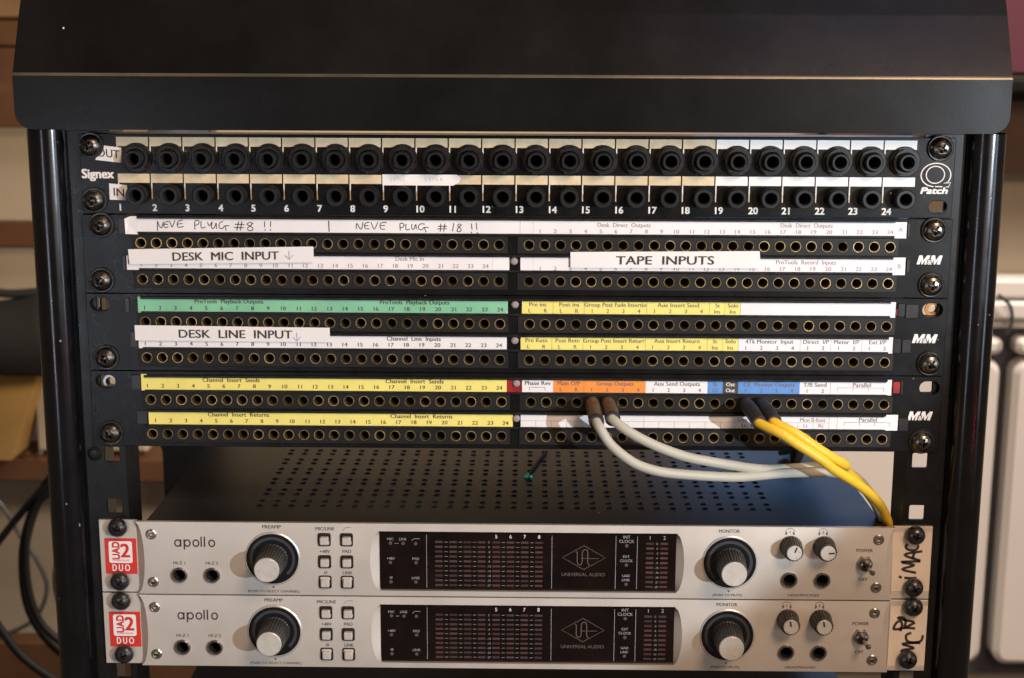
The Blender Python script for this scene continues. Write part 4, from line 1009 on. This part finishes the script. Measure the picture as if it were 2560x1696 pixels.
# red stickers
def sticker(label, x0, x1, z0, z1, dx=0):
    t = thing('sticker', label, 'sticker', ((x0+x1)/2, .65, z0), 'red stickers on the left ears'); cx = (x0+x1)/2
    b = MB(); b.box(x0-cx, x1-cx, 0, .2, 0, z1-z0, 'red'); b.obj('backing', t)
    b = MB(); wx0, wx1 = x0+2.3-cx, x1-2.5-cx; wz0, wz1 = 6.7, z1-z0-1.7
    b.plate(rrect(wx0, wx1, wz0, wz1, 1.2, 4), [], -.06, -.01, 'stickwhite'); b.obj('white_square', t)
    b = MB(); b.text('2', -.1, 'red', 8.0, x0=wx0+7.1, x1=wx0+12.0, z=wz0+3.6, bold=.03)
    b.text('UAD', -.1, 'red', 4.1, cx=wx0+6.2, z=wz0+7.6, bold=.045, rot=pi/2, wide=.86)
    b.text('POWERED PLUG-INS', -.1, 'red', .95, x0=wx0+2.0, x1=wx1-2.0, z=wz0+1.2)
    b.text('DUO', -.1, 'stickwhite', 4.0, x0=x0+4.0-cx, x1=x1-4.3-cx, z=1.8, space=1.5); b.obj('lettering', t)
    return t
sticker('red and white sticker on the upper interface, one lower corner scratched', -238.4, -219.95, -33.0, -11.3)
sticker('red and white sticker on the lower interface, nicked by the screw below', -238.1, -219.8, -78.3, -56.5)
# masking tape slips with marker writing
def imac(b):
    st = [[(1008, 628), (1060, 632), (1110, 628)], [(955, 616), (970, 626)], [(1102, 578), (975, 546), (1088, 506), (962, 478), (1136, 470)], [(1136, 462), (988, 408), (1148, 375)], [(1068, 440), (1080, 392)], [(1012, 310), (996, 332), (1020, 358), (1070, 366), (1105, 350), (1112, 322)]]
    hand(b, st, 224.3, -19.8, 965, 450, 0.0613, 1.55, -.06, 'marker', .0641)
def mcpr(b):
    st = [[(1082, 1100), (1000, 1096), (898, 1112), (888, 1088), (915, 1040), (950, 1036), (962, 1070), (950, 1122)], [(1070, 1036), (930, 1008), (938, 994), (975, 1000), (996, 1040), (992, 1088), (1078, 1048)],
          [(1048, 1146), (1008, 1168), (1020, 1222), (1080, 1236), (1150, 1222), (1166, 1172)], [(1140, 1240), (975, 1252), (1090, 1292), (968, 1318), (1100, 1372)]]
    hand(b, st, 222.1, -62.3, 885, 1100, 0.0613, 1.55, -.06, 'marker', .0641)
slip('tape_label', 'piece of masking tape with iMAC in black marker on the upper interface', [(219.3, -39.6), (241.2, -39.4), (241.1, -3.4), (218.6, -3.6)], imac, y=.6, th=.12, m='tape', part='marker_writing')
slip('tape_label', 'piece of masking tape with MC PR in black marker on the lower interface', [(219.6, -86.0), (241.2, -85.8), (241.2, -48.4), (219.6, -48.8)], mcpr, y=.6, th=.12, m='tape', part='marker_writing')

# ================================================================== PATCH CABLES
def patch(label, jx, jz, tip, path, mc, mboot, group, r=2.75):
    t = thing('patch_cable', label, 'patch cable', (jx, 0, jz), group)
    def L(p): return (p[0]-jx, p[1], p[2]-jz)
    tip = Vector(tip); a = Vector((jx, 0, jz)); mid = a+(tip-a)*.55+Vector((-(tip.x-jx)*.12, 0, 1.3))
    b = MB(); b.tube([L(a+Vector((0, -.8, 0))), L(a+Vector((.1, -5, .2))), L(mid), L(tip)], 4, mboot, 20, rads=[3.7, 4.1, 4.2, 4.05], caps=True); 
    o = b.obj('plug', t)
    d = (tip-mid).normalized()
    b = MB(); b.tube([L(tip-d*1.6), L(tip-d*1.4), L(tip+d*.7)], 4.3, 'bootblack', 20, sub=2, rads=[4.05, 4.35, 4.2]); b.obj('collar', o)
    b = MB(); b.tube([L(tip-d*3)]+[L(tip+d*1.0)]+[L(p) for p in path], r, mc, 18, sub=8); b.obj('cord', t)
    return t
JX = lambda k: xs_right(-206.97)[k]
patch('grey cable in the first group output, with the deeper sag', JX(4), 72.3, (45.2, -29, 68.7),
      [(47.6, -34, 65.0), (52.4, -36, 58.1), (59.4, -38, 52.2), (67.9, -39, 47.1), (80.9, -38, 43.0), (100.8, -34, 40.0), (121.0, -28, 37.4), (134.9, -22, 36.4), (149.4, -14, 35.5), (167.7, -3, 32.9), (183.5, 6, 30.2), (196.8, 11, 25.4), (204.6, 13, 17.4), (212.4, 14, 6.5), (217, 14, -4), (219.5, 16, -16), (220, 30, -40)],
      'cordgrey', 'bootbrown', 'grey patch cables')
patch('grey cable in the second group output, the upper of the grey pair', JX(5), 72.3, (54.1, -29, 70.3),
      [(62.6, -35, 64.7), (77.5, -36, 57.1), (93.9, -35, 50.9), (107.0, -33, 47.7), (120.7, -28, 44.1), (135.1, -20, 39.9), (152.7, -8, 36.4), (171.2, 6, 33.6), (187.2, 16, 30.0), (200.1, 20, 23.0), (208.7, 20, 13.3), (217.4, 21, -5.0), (219, 26, -20), (219, 40, -44)],
      'cordgrey', 'bootbrown', 'grey patch cables')
patch('yellow cable in the first monitor output, running down to the interface', JX(14), 72.3, (134.3, -28, 68.5),
      [(144.7, -36, 64.7), (155.7, -38, 58.1), (167.3, -37, 50.5), (174.9, -34, 44.1), (185.4, -28, 36.8), (197.1, -18, 27.2), (207.4, -6, 16.3), (214.8, 5, 4.9), (218.4, 11, -5), (220, 18, -24)],
      'cordyel', 'bootblack', 'yellow patch cables')
patch('yellow cable in the second monitor output, bending behind its neighbour', JX(15), 72.3, (142.5, -28, 69.1),
      [(154.0, -34, 63.8), (165.6, -33, 55.8), (175.7, -30, 49.0), (182.6, -25, 44.3), (185.6, -16, 40.5), (187.5, -2, 35), (198, 10, 25), (209.5, 19, 13), (218.0, 20, 0), (220, 27, -22)],
      'cordyel', 'bootblack', 'yellow patch cables')
# small loose bits on the lid
t = thing('loose_wire', 'short black wire with a green tip lying on the lid', 'wire', (14, 120, -.6))
b = MB(); b.tube([(6, 32, .6), (2, 15, .5), (-3, -8, .5), (-6.2, -23, .5)], .95, 'blackcable', 8); b.obj('lead', t)
b = MB(); b.tube([(-6.2, -23, .6), (-7.6, -26, .6)], 1.3, 'greentip', 8, sub=1); b.tube([(-5.4, -25, .6), (-4.2, -26.6, .6)], 1.0, 'greentip', 8, sub=1); b.obj('tip', t)
t = thing('cable_tag', 'dark folded tag with a green end on the lid behind the yellow cables', 'tag', (186, 140, -.6))
b = MB(); b.tube([(4, 30, 14), (4, 12, 9), (1, -4, 5), (-3, -16, 2)], 4, 'bag', 10, rads=[7, 6, 5, 2]); b.obj('tag_body', t)
b = MB(); b.tube([(-4, 8, 4), (-9, 4, 3)], 2.6, 'greentip', 8, sub=1, rads=[3.2, 1.6]); b.obj('tip', t)
